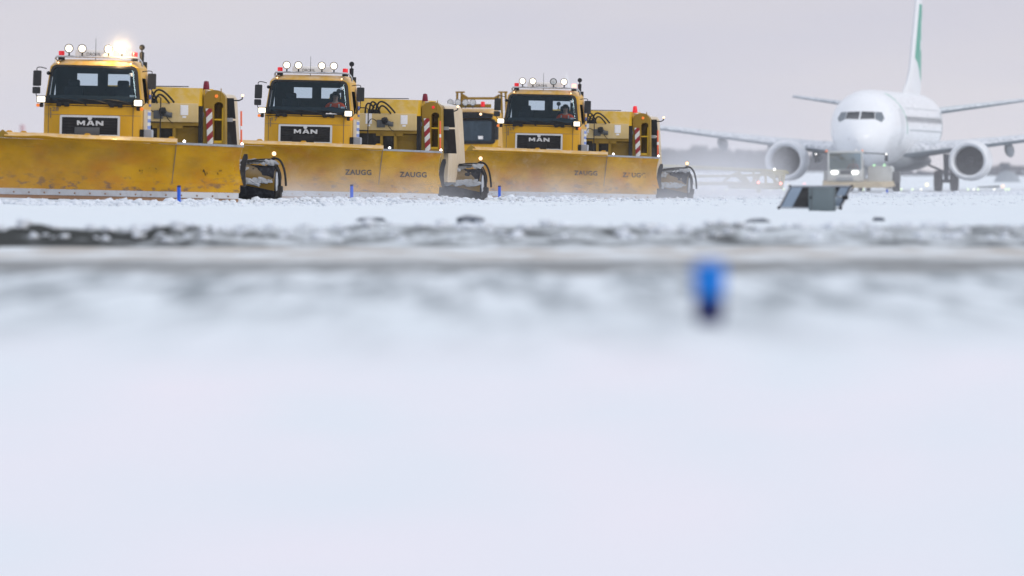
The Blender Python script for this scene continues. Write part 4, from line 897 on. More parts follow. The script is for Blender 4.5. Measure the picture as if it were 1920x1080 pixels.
    b = NB(); tube(b, [pside(y, 4.35, -.005) for y in np.linspace(9, 27, 20)], .02, 5); obj('panel_line', b, M['air_grey'], fus)
    b = NB(); tube(b, [pside(y, 3.2, -.005) for y in np.linspace(9, 28, 20)], .035, 5); obj('lower_line', b, M['air_grey'], fus)
    # belly fairing
    b = NB(); rs = []
    for y, hw, zb in ((10.0, .5, 1.25), (11.5, 1.6, 1.1), (14, 2.05, 1.02), (19, 2.05, 1.02), (21.5, 1.5, 1.15), (23, .5, 1.26)): rs.append([(hw * math.cos(a_), y, zb + .62 + .62 * math.sin(a_)) for a_ in (2 * math.pi * k / 24 for k in range(24))])
    rings(b, rs); obj('belly_fairing', b, M['air_grey'], fus)
    # wings
    def airfoil(le, x, z, chord, th, yy=(0, .02, .08, .25, .5, .8, 1.)):
        up = (0, .35, .7, 1, .85, .4, .02); lo = (0, -.3, -.45, -.5, -.4, -.12, -.02)
        return [(x, le + chord * q, z + th * .6 * u_) for q, u_ in zip(yy, up)] + [(x, le + chord * q, z + th * .6 * l_) for q, l_ in list(zip(yy, lo))[::-1][:-1]]
    for s in (-1, 1):
        b = NB(); rs = []
        for u, le, ch_, th in ((1.3, 11.0, 7.9, 1.0), (1.9, 11.4, 7.4, .95), (3.2, 12.2, 6.4, .75), (5.8, 13.6, 5.0, .55), (9, 15.3, 3.9, .40), (13, 17.5, 2.7, .28), (17.1, 19.8, 1.5, .16)):
            rs.append(airfoil(le, s * u, 2.05 + (u - 1.9) * .125, ch_, th))
        rings(b, rs); wg = obj('wing', b, M['wing_snow'], t, angle=60)
        b = NB(); zt = 2.05 + 15.2 * .125
        rs = [airfoil(19.9, s * 17.1, zt, 1.4, .14), airfoil(20.4, s * 17.4, zt + .5, 1.2, .1), [(s * (17.9 + (p[2] - zt - 2.4) * .1), p[1], zt + 2.4) for p in airfoil(21.6, 0, zt + 2.4, .6, .05)]]; rings(b, rs); obj('winglet', b, M['white_air'], wg)
        for u in (3.9, 6.3, 9.05):
            b = NB(); zz = 2.05 + (u - 1.9) * .125 - .34; le = float(interp(u, [1.9, 5.8, 9, 17], [15.4, 15.8, 16.6, 20]))
            rings(b, [[(s * u + r_ * math.cos(a_) * .62, le + y_, zz + r_ * math.sin(a_) + dz) for a_ in (2 * math.pi * k / 12 for k in range(12))] for y_, r_, dz in ((0, .04, .1), (.5, .26, .02), (1.6, .38, -.03), (2.6, .34, -.12), (3.6, .05, -.1))]); obj('flap_fairing', b, M['air_grey'], wg)
        # engine
        ex, ez, ey = s * 4.83, 1.60, 10.0; b = NB()
        def er(y, r_, sq=1.): return [(ex + r_ * math.cos(a_), ey + y, ez + r_ * math.sin(a_) * (sq if math.sin(a_) < 0 else 1)) for a_ in (2 * math.pi * k / 36 for k in range(36))]
        rings(b, [er(1.0, .74), er(.45, .76), er(.12, .80, .95), er(.03, .86, .94), er(0, .93, .93), er(.05, 1.0, .93), (er(.25, 1.06, .92)), er(.9, 1.12, .93), er(2.0, 1.10, .95), er(3.0, .98), er(3.6, .85)], cap=False); en = obj('engine', b, M['nacelle'], t, angle=50)
        b = NB(); lathe(b, [(.0, -.52), (.08, -.45), (.2, -.2), (.24, 0)][::-1], 20, Matrix.Translation((ex, ey + .95, ez)) @ Matrix.Rotation(R(90), 4, 'X') @ Matrix.Rotation(R(180), 4, 'X')); obj('spinner', b, M['fan'], en)
        b = NB()
        for k in range(24):
            a_ = 2 * math.pi * k / 24; ca, sa_ = math.cos(a_), math.sin(a_); c2, s2 = math.cos(a_ + .22), math.sin(a_ + .22)
            b.faces.new([b.verts.new(p) for p in ((ex + .22 * ca, ey + .82, ez + .22 * sa_), (ex + .74 * ca, ey + .82, ez + .74 * sa_), (ex + .74 * c2, ey + .98, ez + .74 * s2), (ex + .22 * c2, ey + .98, ez + .22 * s2))])
        fn = obj('fan', b, M['fan'], en)
        b = NB(); lathe(b, [(.0, 0), (.75, 0), (.75, .04), (.0, .04)], 28, Matrix.Translation((ex, ey + 1.06, ez)) @ Matrix.Rotation(R(90), 4, 'X')); obj('fan_backing', b, M['black'], en)
        b = NB(); lathe(b, [(.45, 0), (.6, .6), (.62, 1.2)][::-1], 20, Matrix.Translation((ex, ey + 4.6, ez)) @ Matrix.Rotation(R(90), 4, 'X')); obj('exhaust', b, M['air_dark'], en)
        b = NB(); prism_x(b, [(ey + .9, ez + 1.0), (ey + 1.3, ez + 1.12), (ey + 3.6, ez + 1.02), (ey + 5.2, ez + .75), (ey + 4.2, ez + .5)], ex - .17, ex + .17); obj('pylon', b, M['white_air'], en)
        # stabiliser
        b = NB(); rs = [airfoil(32.2, s * .7, 4.28, 4.0, .42), airfoil(35.6, s * 7.17, 5.20, 1.6, .16)]; rings(b, rs); st_ = obj('tailplane', b, M['wing_snow'], t, angle=60)
        # main gear
        gx, gy = s * 2.80, 19.3; b = NB(); tube(b, [(gx, gy, 2.0), (gx, gy, .55)], [.17, .12], 12); tube(b, [(gx - s * 1.7, gy, 1.75), (gx, gy, 1.0)], .06, 8); tube(b, [(gx - .45, gy, .56), (gx + .45, gy, .56)], .1, 10); tube(b, [(gx, gy - .05, 1.4), (gx + .35, gy - .1, 1.0), (gx, gy - .12, .8)], .05, 6); gr = obj('main_gear', b, M['air_dark'], t)
        for dx in (-.43, .43):
            b = NB(); mx = Matrix.Translation((gx + dx, gy, .56)) @ Matrix.Rotation(R(90), 4, 'Y'); lathe(b, [(.3, -.2), (.5, -.2), (.56, -.13), (.56, .13), (.5, .2), (.3, .2)], 24, mx); wl = obj('wheel', b, M['rubber'], gr)
            b = NB(); lathe(b, [(.05, -.19), (.3, -.17), (.3, .17), (.05, .19)], 16, mx); obj('hub', b, M['air_grey'], wl)
    # nose gear
    b = NB(); tube(b, [(0, 3.9, 1.6), (0, 3.8, .36)], .08, 10); tube(b, [(-.25, 3.8, .36), (.25, 3.8, .36)], .05, 8); ng = obj('nose_gear', b, M['air_grey'], t)
    for dx in (-.2, .2):
        b = NB(); lathe(b, [(.15, -.1), (.32, -.1), (.35, -.06), (.35, .06), (.32, .1), (.15, .1)], 20, Matrix.Translation((dx, 3.8, .35)) @ Matrix.Rotation(R(90), 4, 'Y')); obj('wheel', b, M['rubber'], ng)
    # fin with dorsal fillet
    b = NB(); rs = []
    for z, le, te, th in ((4.9, 23.5, 34.0, .14), (5.45, 24.6, 34.1, .15), (5.9, 26.6, 34.2, .17), (6.6, 28.3, 34.3, .19), (8, 29.6, 34.5, .18), (10, 31.5, 34.9, .15), (12.1, 33.5, 35.4, .12), (12.55, 34.0, 35.5, .06)):
        c_ = te - le; rs.append([(th * q, le + c_ * y_, z) for y_, q in ((0, 0), (.015, .35), (.08, .8), (.3, 1), (.6, .75), (1, .05), (1, -.05), (.6, -.75), (.3, -1), (.08, -.8), (.015, -.35))])
    rings(b, rs); obj('fin', b, fin_mat(), t, angle=60)
M['air_glass'] = paint('cockpit_glass', (.03, .035, .042), .15, dirtamt=.1)
M['air_glass2'] = paint('cockpit_side_glass', (.16, .19, .22), .15, dirtamt=.1)
M['nacelle'] = paint('nacelle_white', (.78, .81, .85), .32, dirtamt=.15, var=.03, coat=.2)
make_plane()

# ---------------------------------------------------------------- aircraft tug
def make_tug():
    D = 571.; s = F / D; g = CZ + .43
    t = thing('aircraft_tug', 'low white and tan aircraft tug with lit headlamps under the airliner nose', 'aircraft tug', (PX(1586, D), D, g), (0, 0, -R(4)))
    def X(px): return (px - 1586) / s
    def Z(py): return PZ(py, D) - g
    b = NB(); rs = [[(X(1544), -1.6, .18), (X(1660), -1.6, .18), (X(1676), .5, .25), (X(1676), 5, .25), (X(1541), 5, .25), (X(1541), .5, .25)], [(X(1548), -1.5, .45), (X(1650), -1.5, .45), (X(1672), .3, .5), (X(1672), 5, .62), (X(1542), 5, .62), (X(1542), .3, .55)]]; rings(b, rs); bd = obj('deck', b, M['tug_tan'], t)
    b = NB(); hw = X(1620); 
    for x in (X(1553), X(1619) - .09): box(b, x, x + .09, -.9, -.8, Z(340), Z(285), .01)
    box(b, X(1553), X(1619), -.92, -.8, Z(340), Z(318), .03); box(b, X(1553), X(1619), -.9, .8, Z(287), Z(283), .02); box(b, X(1553), X(1556), -.8, .8, Z(340), Z(315)); box(b, X(1617), X(1619), -.8, .8, Z(340), Z(315)); box(b, X(1553), X(1619), .75, .8, Z(340), Z(300)); cab = obj('cab', b, M['tug_white'], t)
    b = NB(); box(b, X(1556), X(1616), -.87, -.85, Z(318), Z(287)); obj('windscreen', b, M['tug_glass'], cab)
    b = NB(); box(b, X(1577), X(1599), -.94, -.921, Z(327), Z(319), .005); obj('grille', b, M['grey'], cab)
    b = NB(); box(b, X(1570), X(1601), -1.0, -.92, Z(340), Z(333), .02); obj('bumper', b, M['air_grey'], cab)
    for px in (1566, 1604.5):
        b = NB(); prism(b, [(X(px) - .19, Z(323)), (X(px) - .1, Z(327)), (X(px) + .14, Z(326)), (X(px) + .19, Z(322)), (X(px) + .08, Z(320)), (X(px) - .12, Z(320.5))], -.95, -.92); obj('headlamp', b, M['tug_lit'], cab)
    b = NB(); tube(b, [(X(1590), -.96, Z(319)), (X(1598), -.93, Z(312)), (X(1609), -.9, Z(314))], .015, 5); obj('wiper', b, M['black'], cab)
    b = NB(); tube(b, [(X(1550), -.7, Z(286)), (X(1532), -.8, Z(288))], .02, 6); prism(b, rrect(.07, Z(305), Z(290), .02, X(1531)), -.8, -.7); obj('mirror', b, M['mirror'], cab)
    b = NB(); tube(b, [(X(1620), -.7, Z(287)), (X(1662), -.8, Z(289))], .03, 6); prism(b, rrect(.08, Z(303), Z(289), .02, X(1663)), -.8, -.7); obj('mirror', b, M['mirror'], cab)
    for px in (1531, 1663):
        b = NB(); lathe(b, [(.0, -.03), (.035, 0), (.0, .03)], 8, face_to((X(px), -.85, Z(289)))); obj('clearance_light', b, M['white_lit'], cab)
    for px in (1550.5, 1617.5):
        b = NB(); lathe(b, [(.06, Z(285)), (.05, Z(281.5)), (0, Z(281))], 10, Matrix.Translation((X(px), -.5, 0))); obj('beacon', b, M['orange_lens'], cab)
    b = NB(); lathe(b, [(.07, Z(283.5)), (.0, Z(277.5))], 10, Matrix.Translation((X(1605.5), -.5, 0))); obj('roof_cone', b, M['white_band'], cab)
    b = NB(); prism(b, [(X(1626), .35), (X(1670), .1), (X(1671), Z(315)), (X(1668), Z(311)), (X(1630), Z(311)), (X(1626), Z(314))], .5, 4.2, .03); obj('engine_cover', b, M['tug_white'], t)
    b = NB(); prism(b, [(X(1542), .35), (X(1552), .35), (X(1552), Z(319)), (X(1543), Z(321))], .9, 4.2, .02); obj('side_cover', b, M['tug_white'], t)
    for x0, x1 in ((X(1671), X(1684)),):
        b = NB(); box(b, x0, x1, 2.0, 3.6, .45, Z(322), .04); obj('mudguard', b, M['grey'], t)
    for px in (1677, 1550): wheel(t, X(px), 2.8, .48, .34)
    for px in (1638, 1657):
        b = NB(); lathe(b, [(.0, .06), (.05, .02), (.05, 0)][::-1], 8, Matrix.Translation((X(px), .8, Z(310.5)))); obj('green_light', b, M['green_lit'], t)
    d = person('dim figure in orange jacket driving the aircraft tug', (t.location.x + X(1600), D + .1, g + .85), (0, 0, -R(4))); d.scale = (.95,) * 3
M['tug_glass'] = glass('tug_glass', (.55, .6, .62), .2)
M['tug_lit'] = emis('tug_headlamp', (1, 1, .9), 3); M['green_lit'] = emis('green_light', (.3, 1, .25), 2.5)
make_tug()

# ---------------------------------------------------------------- leaning panel with grey box in the snow
def make_panel():
    D = 215.; k = D / F
    g = float(ground_z(PX(1520, D), D)) 
    t = thing('floodlight_panel', 'leaning glazed panel in a black-cornered frame over a grey metal box in the snow', 'airfield light', (PX(1518, D), D, PZ(391, D)))
    def P(px, py, dy=0): return Vector(((px - 1518) * k, dy, (391 - py) * k))
    BL, BR = P(1461, 389.5, .25), P(1575.5, 390.5, -.25); TL, TR = P(1483, 349.5, .75), P(1598, 349.5, .25)
    b = NB(); tube(b, [BL, TL], .016, 8); tube(b, [TL, TR], .02, 8); tube(b, [TR, BR], .016, 8); tube(b, [BR, BL], .014, 8); fr = obj('frame', b, M['steel'], t)
    b = NB(); o_ = Vector((.02, 0, -.01)); tube(b, [BL + o_, TL + o_], .012, 6); tube(b, [TR - o_ * .9, BR - o_ * .9], .018, 6); tube(b, [TL + Vector((0, 0, -.03)), TR + Vector((0, 0, -.03))], .010, 6); obj('frame_gasket', b, M['black'], fr)
    for c_ in (BL, BR, TL, TR):
        b = NB(); lathe(b, [(.0, -.03), (.028, -.02), (.032, 0), (.028, .02), (.0, .03)], 12, face_to(c_)); obj('corner_cap', b, M['black'], fr)
    def lerp(a, c, f): return a * (1 - f) + c * f
    def quad(name, f0, f1, h0, h1, mat, push=0.):
        b = NB(); vs = []
        for (f_, h_) in ((f0, h0), (f1, h0), (f1, h1), (f0, h1)):
            vs.append(lerp(lerp(BL, BR, f_), lerp(TL, TR, f_), h_) + Vector((0, push, 0)))
        a_ = [b.verts.new(v_) for v_ in vs]; c_ = [b.verts.new(v_ + Vector((0, .012, 0))) for v_ in vs]
        b.faces.new(a_); b.faces.new(c_[::-1])
        for q in range(4): b.faces.new((a_[q], c_[q], c_[(q + 1) % 4], a_[(q + 1) % 4]))
        return obj(name, b, mat, fr, smooth=False)
    quad('glass_pane', .03, .21, .04, .95, M['panel_glass']); quad('dark_backing', .20, .44, .0, .96, M['black'], .01); quad('dark_backing', .44, .52, .0, .95, M['backing'], .05)
    quad('glass_pane', .82, .97, .55, .95, M['panel_glass']); quad('lower_glass', .84, .98, .08, .5, M['panel_glass'], .02); quad('dark_backing', .76, .84, .5, .96, M['black'], .03)
    b = NB(); c_ = P(1584, 370, -.14); box(b, c_.x - .055, c_.x + .065, c_.y, c_.y + .06, c_.z - .045, c_.z + .035, .02); obj('catch', b, M['black'], fr)
    x0, x1 = P(1516, 0).x, P(1566, 0).x
    b = NB(); box(b, x0, x1, -.32, .0, -.05, P(0, 351).z, .012); bx_ = obj('metal_box', b, M['galv'], t)
    b = NB(); box(b, x0 + .045, x0 + .055, -.326, -.318, -.02, P(0, 352).z); box(b, x1 - .03, x1 - .02, -.326, -.318, -.02, P(0, 352).z); obj('box_seam', b, M['grey'], bx_)
    b = NB(); lathe(b, [(.0, -.02), (.022, 0), (.0, .02)], 10, face_to(P(1519.5, 370.5, -.335))); obj('lock', b, M['black'], bx_)
    b = NB(); tube(b, arc(P(1566, 366, -.2), P(1571, 369, -.25), P(1578, 370, -.16)), .01, 6); obj('stay', b, M['grey'], fr)
M['panel_glass'] = paint('pale_blue_glass', (.22, .29, .38), .12, dirtamt=.15, dirt=(.5, .55, .6)); M['galv'] = paint('galvanised_box', (.13, .165, .18), .5, metal=.1, dirtamt=.3, dirt=(.2, .25, .28)); M['backing'] = paint('dark_teal_backing', (.012, .02, .028), .5)
make_panel()

# ---------------------------------------------------------------- blue edge markers
def marker(label, px, D, ybase, h=.33, r=.045):
    z = PZ(ybase, D); t = thing('edge_marker', label, 'edge marker', (PX(px, D), D, z), group='blue markers along the taxiway')
    b = NB(); lathe(b, [(r, -.08), (r, h * .86), (r * .97, h * .88)], 16); obj('post', b, M['blue'], t)
    b = NB(); lathe(b, [(r * 1.02, h * .86), (r * 1.02, h * .97), (r * .8, h), (.0, h)], 16); obj('cap', b, M['navy'], t)
marker('blue marker post standing before the blade of the truck numbered 28', 335.5, 276, 373)
marker('blue marker post standing before the blade of the truck numbered 17', 659.5, 312, 368.5)
marker('faint blue marker post at left end of the blade of the truck numbered 29', 936.5, 354, 366, .30)
marker('blue marker post in drifting snow beside the farthest broom', 1247, 385, 368, .34)
marker('distant blue marker post below the aircraft tug', 1663, 500, 364, .22)
t = thing('edge_marker', 'large out-of-focus blue marker post in the foreground snow', 'edge marker', (PX(1330, 59.), 59., float(ground_z(PX(1330, 59.), 59.)) - .0), group='blue markers along the taxiway')
b = NB(); lathe(b, [(.074, .10), (.077, .2), (.083, .24), (.083, .29), (.076, .32), (.0, .335)], 24); obj('post', b, M['bright_blue'] if 'bright_blue' in M else M['blue'], t)
b = NB(); lathe(b, [(.05, -.05), (.06, .0), (.078, .05), (.078, .14), (.07, .15)], 24); obj('base', b, M['navy'], t)

# dark clods half buried in the field snow
for label, px, py, D, w_, h_ in (('flat dark clod left of the larger one in the middle of the snow field', 695, 416, 178, .22, .05), ('largest dark blue clod half buried in mid field snow', 882, 424, 172, .22, .10), ('flat dark clod in the snow below and left of the leaning panel', 1421, 424, 172, .19, .05), ('dark clod in the snow below and right of the leaning panel', 1648, 417, 180, .10, .05)):
    b = NB(); c3 = bmesh.new(); bmesh.ops.create_icosphere(c3, subdivisions=3, radius=1); rr = random.Random(px)
    ph = [rr.uniform(0, 6) for _ in range(4)]
    for v_ in c3.verts:
        k = 1 + .16 * math.sin(v_.co.x * 3 + ph[0]) * math.cos(v_.co.y * 4 + ph[1]) + .08 * math.sin(v_.co.z * 7 + ph[2]); v_.co = Vector((v_.co.x * w_ * k, v_.co.y * w_ * .8 * k, max(-.3, v_.co.z) * h_ * k))
    merge(b, c3); o = obj('frozen_clod', b, M['clod_dark'] if 'clod_dark' in M else paint('frozen_soil', (.03, .045, .07), .5, dirt=(.2, .25, .35), dirtamt=.3, snow=.25), None)
    o.location = (PX(px, D), D, float(ground_z(PX(px, D), D)) + h_ * .25); tag(o, label, 'clod', 'dark clods in the snow field')

# ---------------------------------------------------------------- taxiway lights
for px, py, D, col, name in ((1338, 362, 640, 'w', 0), (1362, 362, 640, 'g', 0), (1393, 361.5, 640, 'g', 0), (1419, 361, 640, 'g', 0), (1445, 361, 640, 'w', 0), (1470, 360, 640, 'g', 0), (1438, 354, 700, 'w', 0), (1448, 346, 740, 'r', 0), (1468, 344.5, 750, 'r', 0), (1478, 345.5, 745, 'y', 0), (1508, 345, 745, 'r', 0), (1618, 359.5, 640, 'g', 0), (1690, 358.5, 645, 'g', 0), (1711, 358, 645, 'g', 0), (1727, 358, 645, 'w', 0), (1815, 357.5, 650, 'g', 0), (1826, 357.5, 650, 'w', 0), (1834, 357, 650, 'g', 0), (1864, 357, 650, 'w', 0), (1886, 357.5, 650, 'g', 0), (1891.5, 356, 655, 'g', 0), (1738, 347.5, 740, 'y', 1), (1880, 350, 700, 'o', 1)):
    mm = {'w': ('warm white', (1, .95, .75), 2.), 'g': ('greenish', (.7, 1, .3), 1.8), 'r': ('red', (1, .15, .15), 3), 'y': ('yellow', (1, .8, .2), 1.2), 'o': ('orange', (1, .45, .15), .9)}[col]
    key = 'tl' + col
    if key not in M: M[key] = emis('taxi_light_' + mm[0].replace(' ', '_'), mm[1], mm[2])
    r = .045 if name == 0 else .11
    x, z = PX(px, D), PZ(py, D); gz = float(ground_z(x, D)); z = max(z, gz + r)
    t = thing('taxiway_light', f'{"tiny" if name == 0 else "larger"} {mm[0]} airfield light glowing on the far snow ' + ('left of the leaning panel' if px < 1510 else 'near the tug' if px < 1700 else 'by the main wheels' if px < 1760 else 'below the right engine' if px < 1845 else 'at the right edge'), 'airfield light', (x, D, z), group='small lights along the far taxiway')
    b = NB(); bmesh.ops.create_icosphere(b, subdivisions=2, radius=r); obj('lamp_globe', b, M[key], t)
    b = NB(); lathe(b, [(.03, gz - z - .05), (.025, -r * .8)], 8); obj('stem', b, M['grey'], t)
D = 705.
b = NB(); tube(b, [(PX(1832, D), D, PZ(352, D)), (PX(1874, D), D, PZ(350, D))], .07, 6); tube(b, [(PX(1850, D), D, PZ(351, D)), (PX(1850, D), D, PZ(358, D))], .06, 6); tube(b, [(PX(1866, D), D, PZ(351, D)), (PX(1866, D), D, PZ(358, D))], .06, 6)
tag(obj('low_barrier', b, M['grey']), 'low dark barrier rail ending at the orange light', 'barrier')
# distant masts, hedge, mound
def gz_(x, D): return float(ground_z(x, D))
D = 1300.; x = PX(42, D); b = NB(); zt = PZ(234, D); tube(b, [(x, D, gz_(x, D) - 1), (x, D, zt - .8)], .25, 8); o = obj('mast', b, M['mast']) if 'mast' in M else obj('mast', b, paint('mast_grey', (.45, .45, .5), .6))
b = NB(); tube(b, [(0, 0, 0), (0, 0, .8)], .3, 8); r_ = obj('red_top', b, paint('mast_pink', (.6, .4, .42), .6), o); r_.location = (x, D, zt - .8); tag(o, 'faint distant mast with a red top at far left', 'mast')
D = 1250.; x = PX(1884, D); b = NB(); lathe(b, [(.5, gz_(x, D) - 1 - 0), (.45, PZ(316, D)), (.7, PZ(311, D)), (.5, PZ(305, D))], 10, Matrix.Translation((x, D, 0))); tag(obj('tower', b, M['air_dark']), 'faint distant tower above the hedge at the right edge', 'tower')
def hedge(name, label, x0, x1, ytop, D, h_, seed):
    rng = random.Random(seed); b = NB(); n = 60
    rs = []
    for k in range(n + 1):
        x = PX(x0 + (x1 - x0) * k / n, D); zt = PZ(ytop, D) + rng.uniform(-.25, .25); zb = gz_(x, D) - .5
        rs.append([(x, D - .8, zb), (x + rng.uniform(-.1, .1), D - .6, zt - .3), (x, D, zt), (x, D + .8, zt - .3), (x, D + .8, zb)])
    rings(b, rs); return tag(obj(name, b, M['far_green']), label, 'hedge')
M['far_green'] = paint('far_hedge', (.07, .075, .09), .95, dirtamt=.3, dirt=(.35, .36, .4), dscale=.4)
hedge('hedge', 'faint low hedge line on the far field at right', 1560, 2050, 321.5, 1400., 1, 3)
M['far_hill'] = paint('far_mound', (.30, .34, .38), .95, dirtamt=.3)
D = 900.; b = NB(); rs = []
for k in range(13):
    a_ = math.pi * k / 12; rs.append([(PX(1890 - 26 * math.cos(a_), D), D + q, gz_(PX(1890, D), D) - .6 + (1.5 * math.sin(a_) if q in (0, 3) else .0)) for q in (-3, 0, 3, 6)])
rings(b, rs, cap=False, closed=False); tag(obj('mound', b, M['far_hill']), 'low grey mound on the far field at right', 'mound')

# far belt of bare trees, read as one mass
def treeline():
    rng = np.random.default_rng(11); D0 = 2150.; verts = []; faces = []
    def stick(p, q, r0, r1):
        p = np.array(p); q = np.array(q); i0 = len(verts)
        d = (q - p); d = d / (np.linalg.norm(d) + 1e-9); a = np.cross(d, (0, 1, .1)); a /= np.linalg.norm(a) + 1e-9; c = np.cross(d, a)
        for (o_, r_) in ((p, r0), (q, r1)):
            for k in range(3): t_ = 2.094 * k; verts.append(o_ + (a * math.cos(t_) + c * math.sin(t_)) * r_)
        for k in range(3): faces.append((i0 + k, i0 + (k + 1) % 3, i0 + 3 + (k + 1) % 3, i0 + 3 + k))
    def tree(x, y, h):
        z = gz_(x, y) - .3; stick((x, y, z), (x + rng.normal(0, .1), y, z + h * .5), .12, .08)
        stick((x, y, z + h * .5), (x + rng.normal(0, .2), y, z + h), .08, .02)
        for k in range(26):
            f = rng.uniform(.12, .95); an = rng.uniform(0, 6.28); ln = h * .30 * (1.15 - f) * rng.uniform(.6, 1.3)
            b0 = (x, y, z + h * f); q = (x + ln * math.cos(an), y + ln * math.sin(an), z + h * f + ln * .9); stick(b0, q, .11, .06)
            for m_ in range(5):
                g_ = rng.uniform(.3, 1); c0 = tuple(b0[i] * (1 - g_) + q[i] * g_ for i in range(3)); a2 = rng.uniform(0, 6.28); l2 = ln * .5
                stick(c0, (c0[0] + l2 * math.cos(a2), c0[1] + l2 * math.sin(a2), c0[2] + l2 * rng.uniform(.2, 1)), .10, .05)
    spans = [(1215, 1300, 277, 14), (1296, 1325, 272, 9), (1322, 1345, 285, 5), (1333, 1362, 275, 9), (1362, 1400, 279, 9), (1400, 1470, 278, 14), (1470, 1560, 284, 14), (1560, 1640, 292, 10), (1850, 1990, 317, 12)]
    for x0, x1, yt, n in spans:
        for k in range(int(n * 3.4)):
            px = x0 + (x1 - x0) * (k + rng.random()) / (n * 3.4); y = D0 + rng.uniform(-60, 60); x = PX(px, y); h = PZ(yt + rng.uniform(-3, 7), y) - gz_(x, y); tree(x, y, max(1.5, h))
    for px in np.arange(1200, 1700, 2.):     # undergrowth
        y = D0 + rng.uniform(-60, 60); tree(PX(px, y), y, rng.uniform(2.2, 3.4))
    o = np_mesh('tree_belt', np.array(verts), np.array(faces), paint('winter_twigs', (.045, .045, .06), .9, dirtamt=0), False); o['kind'] = 'stuff'; o['label'] = 'faint belt of bare winter trees on the horizon'
treeline()

# ---------------------------------------------------------------- haze and blowing snow
def vol(name, x0, x1, y0, y1, z0, z1, dens_, label, noise_=None, rot=0, col=(.93, .93, .97)):
    me = bpy.data.meshes.new(name); o = bpy.data.objects.new(name, me); C.objects.link(o); b = NB(); cx, cy_, cz = (x0 + x1) / 2, (y0 + y1) / 2, (z0 + z1) / 2
    box(b, x0 - cx, x1 - cx, y0 - cy_, y1 - cy_, z0 - cz, z1 - cz); b.normal_update(); bmesh.ops.recalc_face_normals(b, faces=b.faces); b.to_mesh(me); b.free(); o.location = (cx, cy_, cz); o.rotation_euler.z = rot
    m = bpy.data.materials.new(name); m.use_nodes = True; n, l = m.node_tree.nodes, m.node_tree.links; n.remove(n['Principled BSDF'])
    p = n.new('ShaderNodeVolumePrincipled'); p.inputs['Color'].default_value = (*col, 1); p.inputs['Density'].default_value = dens_; p.inputs['Anisotropy'].default_value = .1
    l.new(p.outputs[0], n['Material Output'].inputs['Volume'])
    if noise_:
        sc, thr, hx, hy, hz, low = noise_
        oc = objc(n); s_ = n.new('ShaderNodeSeparateXYZ'); l.new(oc, s_.inputs[0])
        def fall(v, h): return mathn(n, l, 'SUBTRACT', 1., mathn(n, l, 'POWER', mathn(n, l, 'MINIMUM', mathn(n, l, 'ABSOLUTE', mathn(n, l, 'DIVIDE', v, h)), 1.), 2.))
        f = mathn(n, l, 'MULTIPLY', fall(s_.outputs['X'], hx), fall(s_.outputs['Y'], hy))
        zf = mrange(n, l, s_.outputs['Z'], -(z1 - z0) / 2 + low, (z1 - z0) / 2, 1, 0); f = mathn(n, l, 'MULTIPLY', f, mathn(n, l, 'POWER', zf, hz))
        f = mathn(n, l, 'MULTIPLY', f, mrange(n, l, noise(n, l, oc, sc, 3, None, .6), thr, thr + .25, .05, 1))
        l.new(mathn(n, l, 'MULTIPLY', f, dens_), p.inputs['Density'])
    else: m.cycles.homogeneous_volume = True
    me.materials.append(m); o['kind'] = 'stuff'; o['label'] = label; return o
vol('haze', -1500, 1500, -70, 2900, -3, 60, 4e-5, 'thin winter haze over the whole airfield')
vol('snow_mist', -400, 400, 660, 2080, -2, 55, 0.9e-4, 'pale snowy mist hanging beyond the airliner')
vol('blowing_snow', -25, 60, 392, 566, -.5, 9, 3.3e-3, 'veil of drifting snow blown between the ploughs and the airliner', (.05, .2, 42, 87, 2.6, .4))
vol('snow_cloud', PX(574, D2) - 3.6, PX(574, D2) + 5.5, D2 - 9, D2 - 3.6, .5, 2.2, .34, 'powder snow thrown up before the blade of truck 17', (.55, .38, 4.5, 2.9, 3.0, .25))
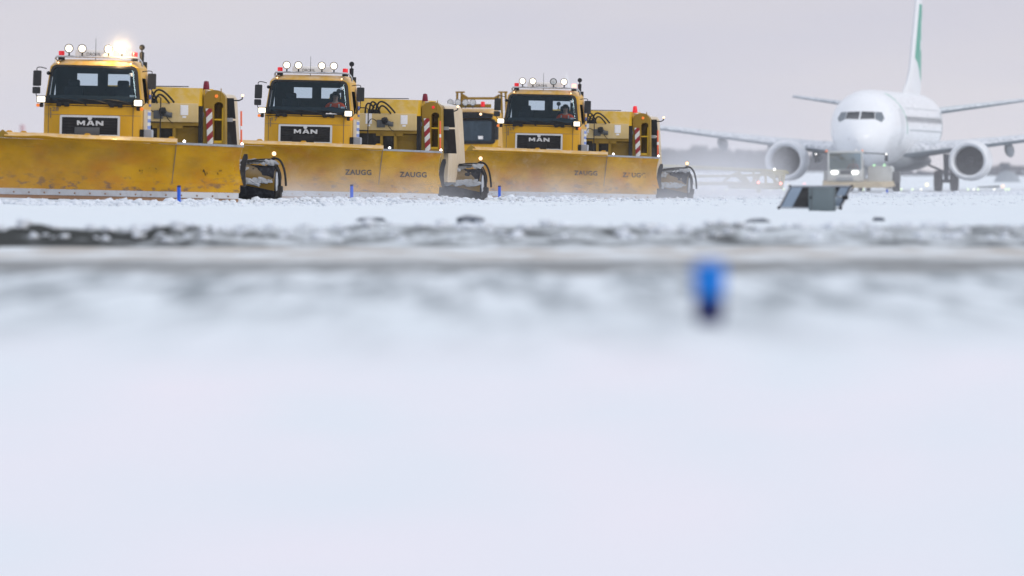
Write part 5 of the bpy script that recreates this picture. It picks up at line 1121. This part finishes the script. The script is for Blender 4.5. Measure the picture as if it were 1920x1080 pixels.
vol('snow_cloud', PX(1012, D3) - 4.5, PX(1012, D3) + 8.0, D3 - 9, D3 - 3.6, .5, 2.5, .36, 'powder snow thrown up before the blade of truck 29', (.5, .36, 6.2, 2.9, 3.0, .25))
vol('snow_cloud', PX(171, D1) - 4, PX(171, D1) + 1.5, D1 - 8, D1 - 4.2, .5, 2.2, .03, 'thin powder snow before the blade of truck 28', (.6, .4, 2.7, 1.9, 1.0, .3))
vol('snow_cloud', PX(1215, 390), PX(1215, 390) + 5.0, 376, 414, .5, 3.2, .06, 'powder snow swirling round the farthest broom and the spray boom', (.3, .22, 3.1, 21, 1.0, .6))
# mist ball added round the dazzling lamp to give its lens glare
def lamp_glow():
    tr = bpy.data.objects['snow_plough_truck']; mw = Matrix.Translation(tr.location) @ tr.rotation_euler.to_matrix().to_4x4(); p_ = mw @ Vector((.70, .02, 3.80))
    ld = bpy.data.lights.new('roof_lamp_light', 'POINT'); ld.energy = 75; ld.color = (1, .68, .32); ld.shadow_soft_size = .04
    lo = bpy.data.objects.new('roof_lamp_light', ld); C.objects.link(lo); lo.location = p_
    me = bpy.data.meshes.new('lamp_glare_ball'); b = NB(); bmesh.ops.create_icosphere(b, subdivisions=3, radius=.7); b.to_mesh(me); b.free()
    o = bpy.data.objects.new('lamp_glare_ball', me); C.objects.link(o); o.location = p_ + Vector((0, -.0, 0)); o['kind'] = 'stuff'; o['label'] = 'added mist ball giving the lens glare round the brightest roof lamp'
    m = bpy.data.materials.new('lamp_glare_ball'); m.use_nodes = True; n, l = m.node_tree.nodes, m.node_tree.links; n.remove(n['Principled BSDF'])
    v = n.new('ShaderNodeVolumePrincipled'); v.inputs['Color'].default_value = (1, 1, 1, 1); l.new(v.outputs[0], n['Material Output'].inputs['Volume'])
    ln = n.new('ShaderNodeVectorMath'); ln.operation = 'LENGTH'; l.new(objc(n), ln.inputs[0])
    f = mrange(n, l, ln.outputs['Value'], .0, .68, 1, 0); l.new(mathn(n, l, 'MULTIPLY', mathn(n, l, 'POWER', f, 2.), .35), v.inputs['Density']); me.materials.append(m)
lamp_glow()
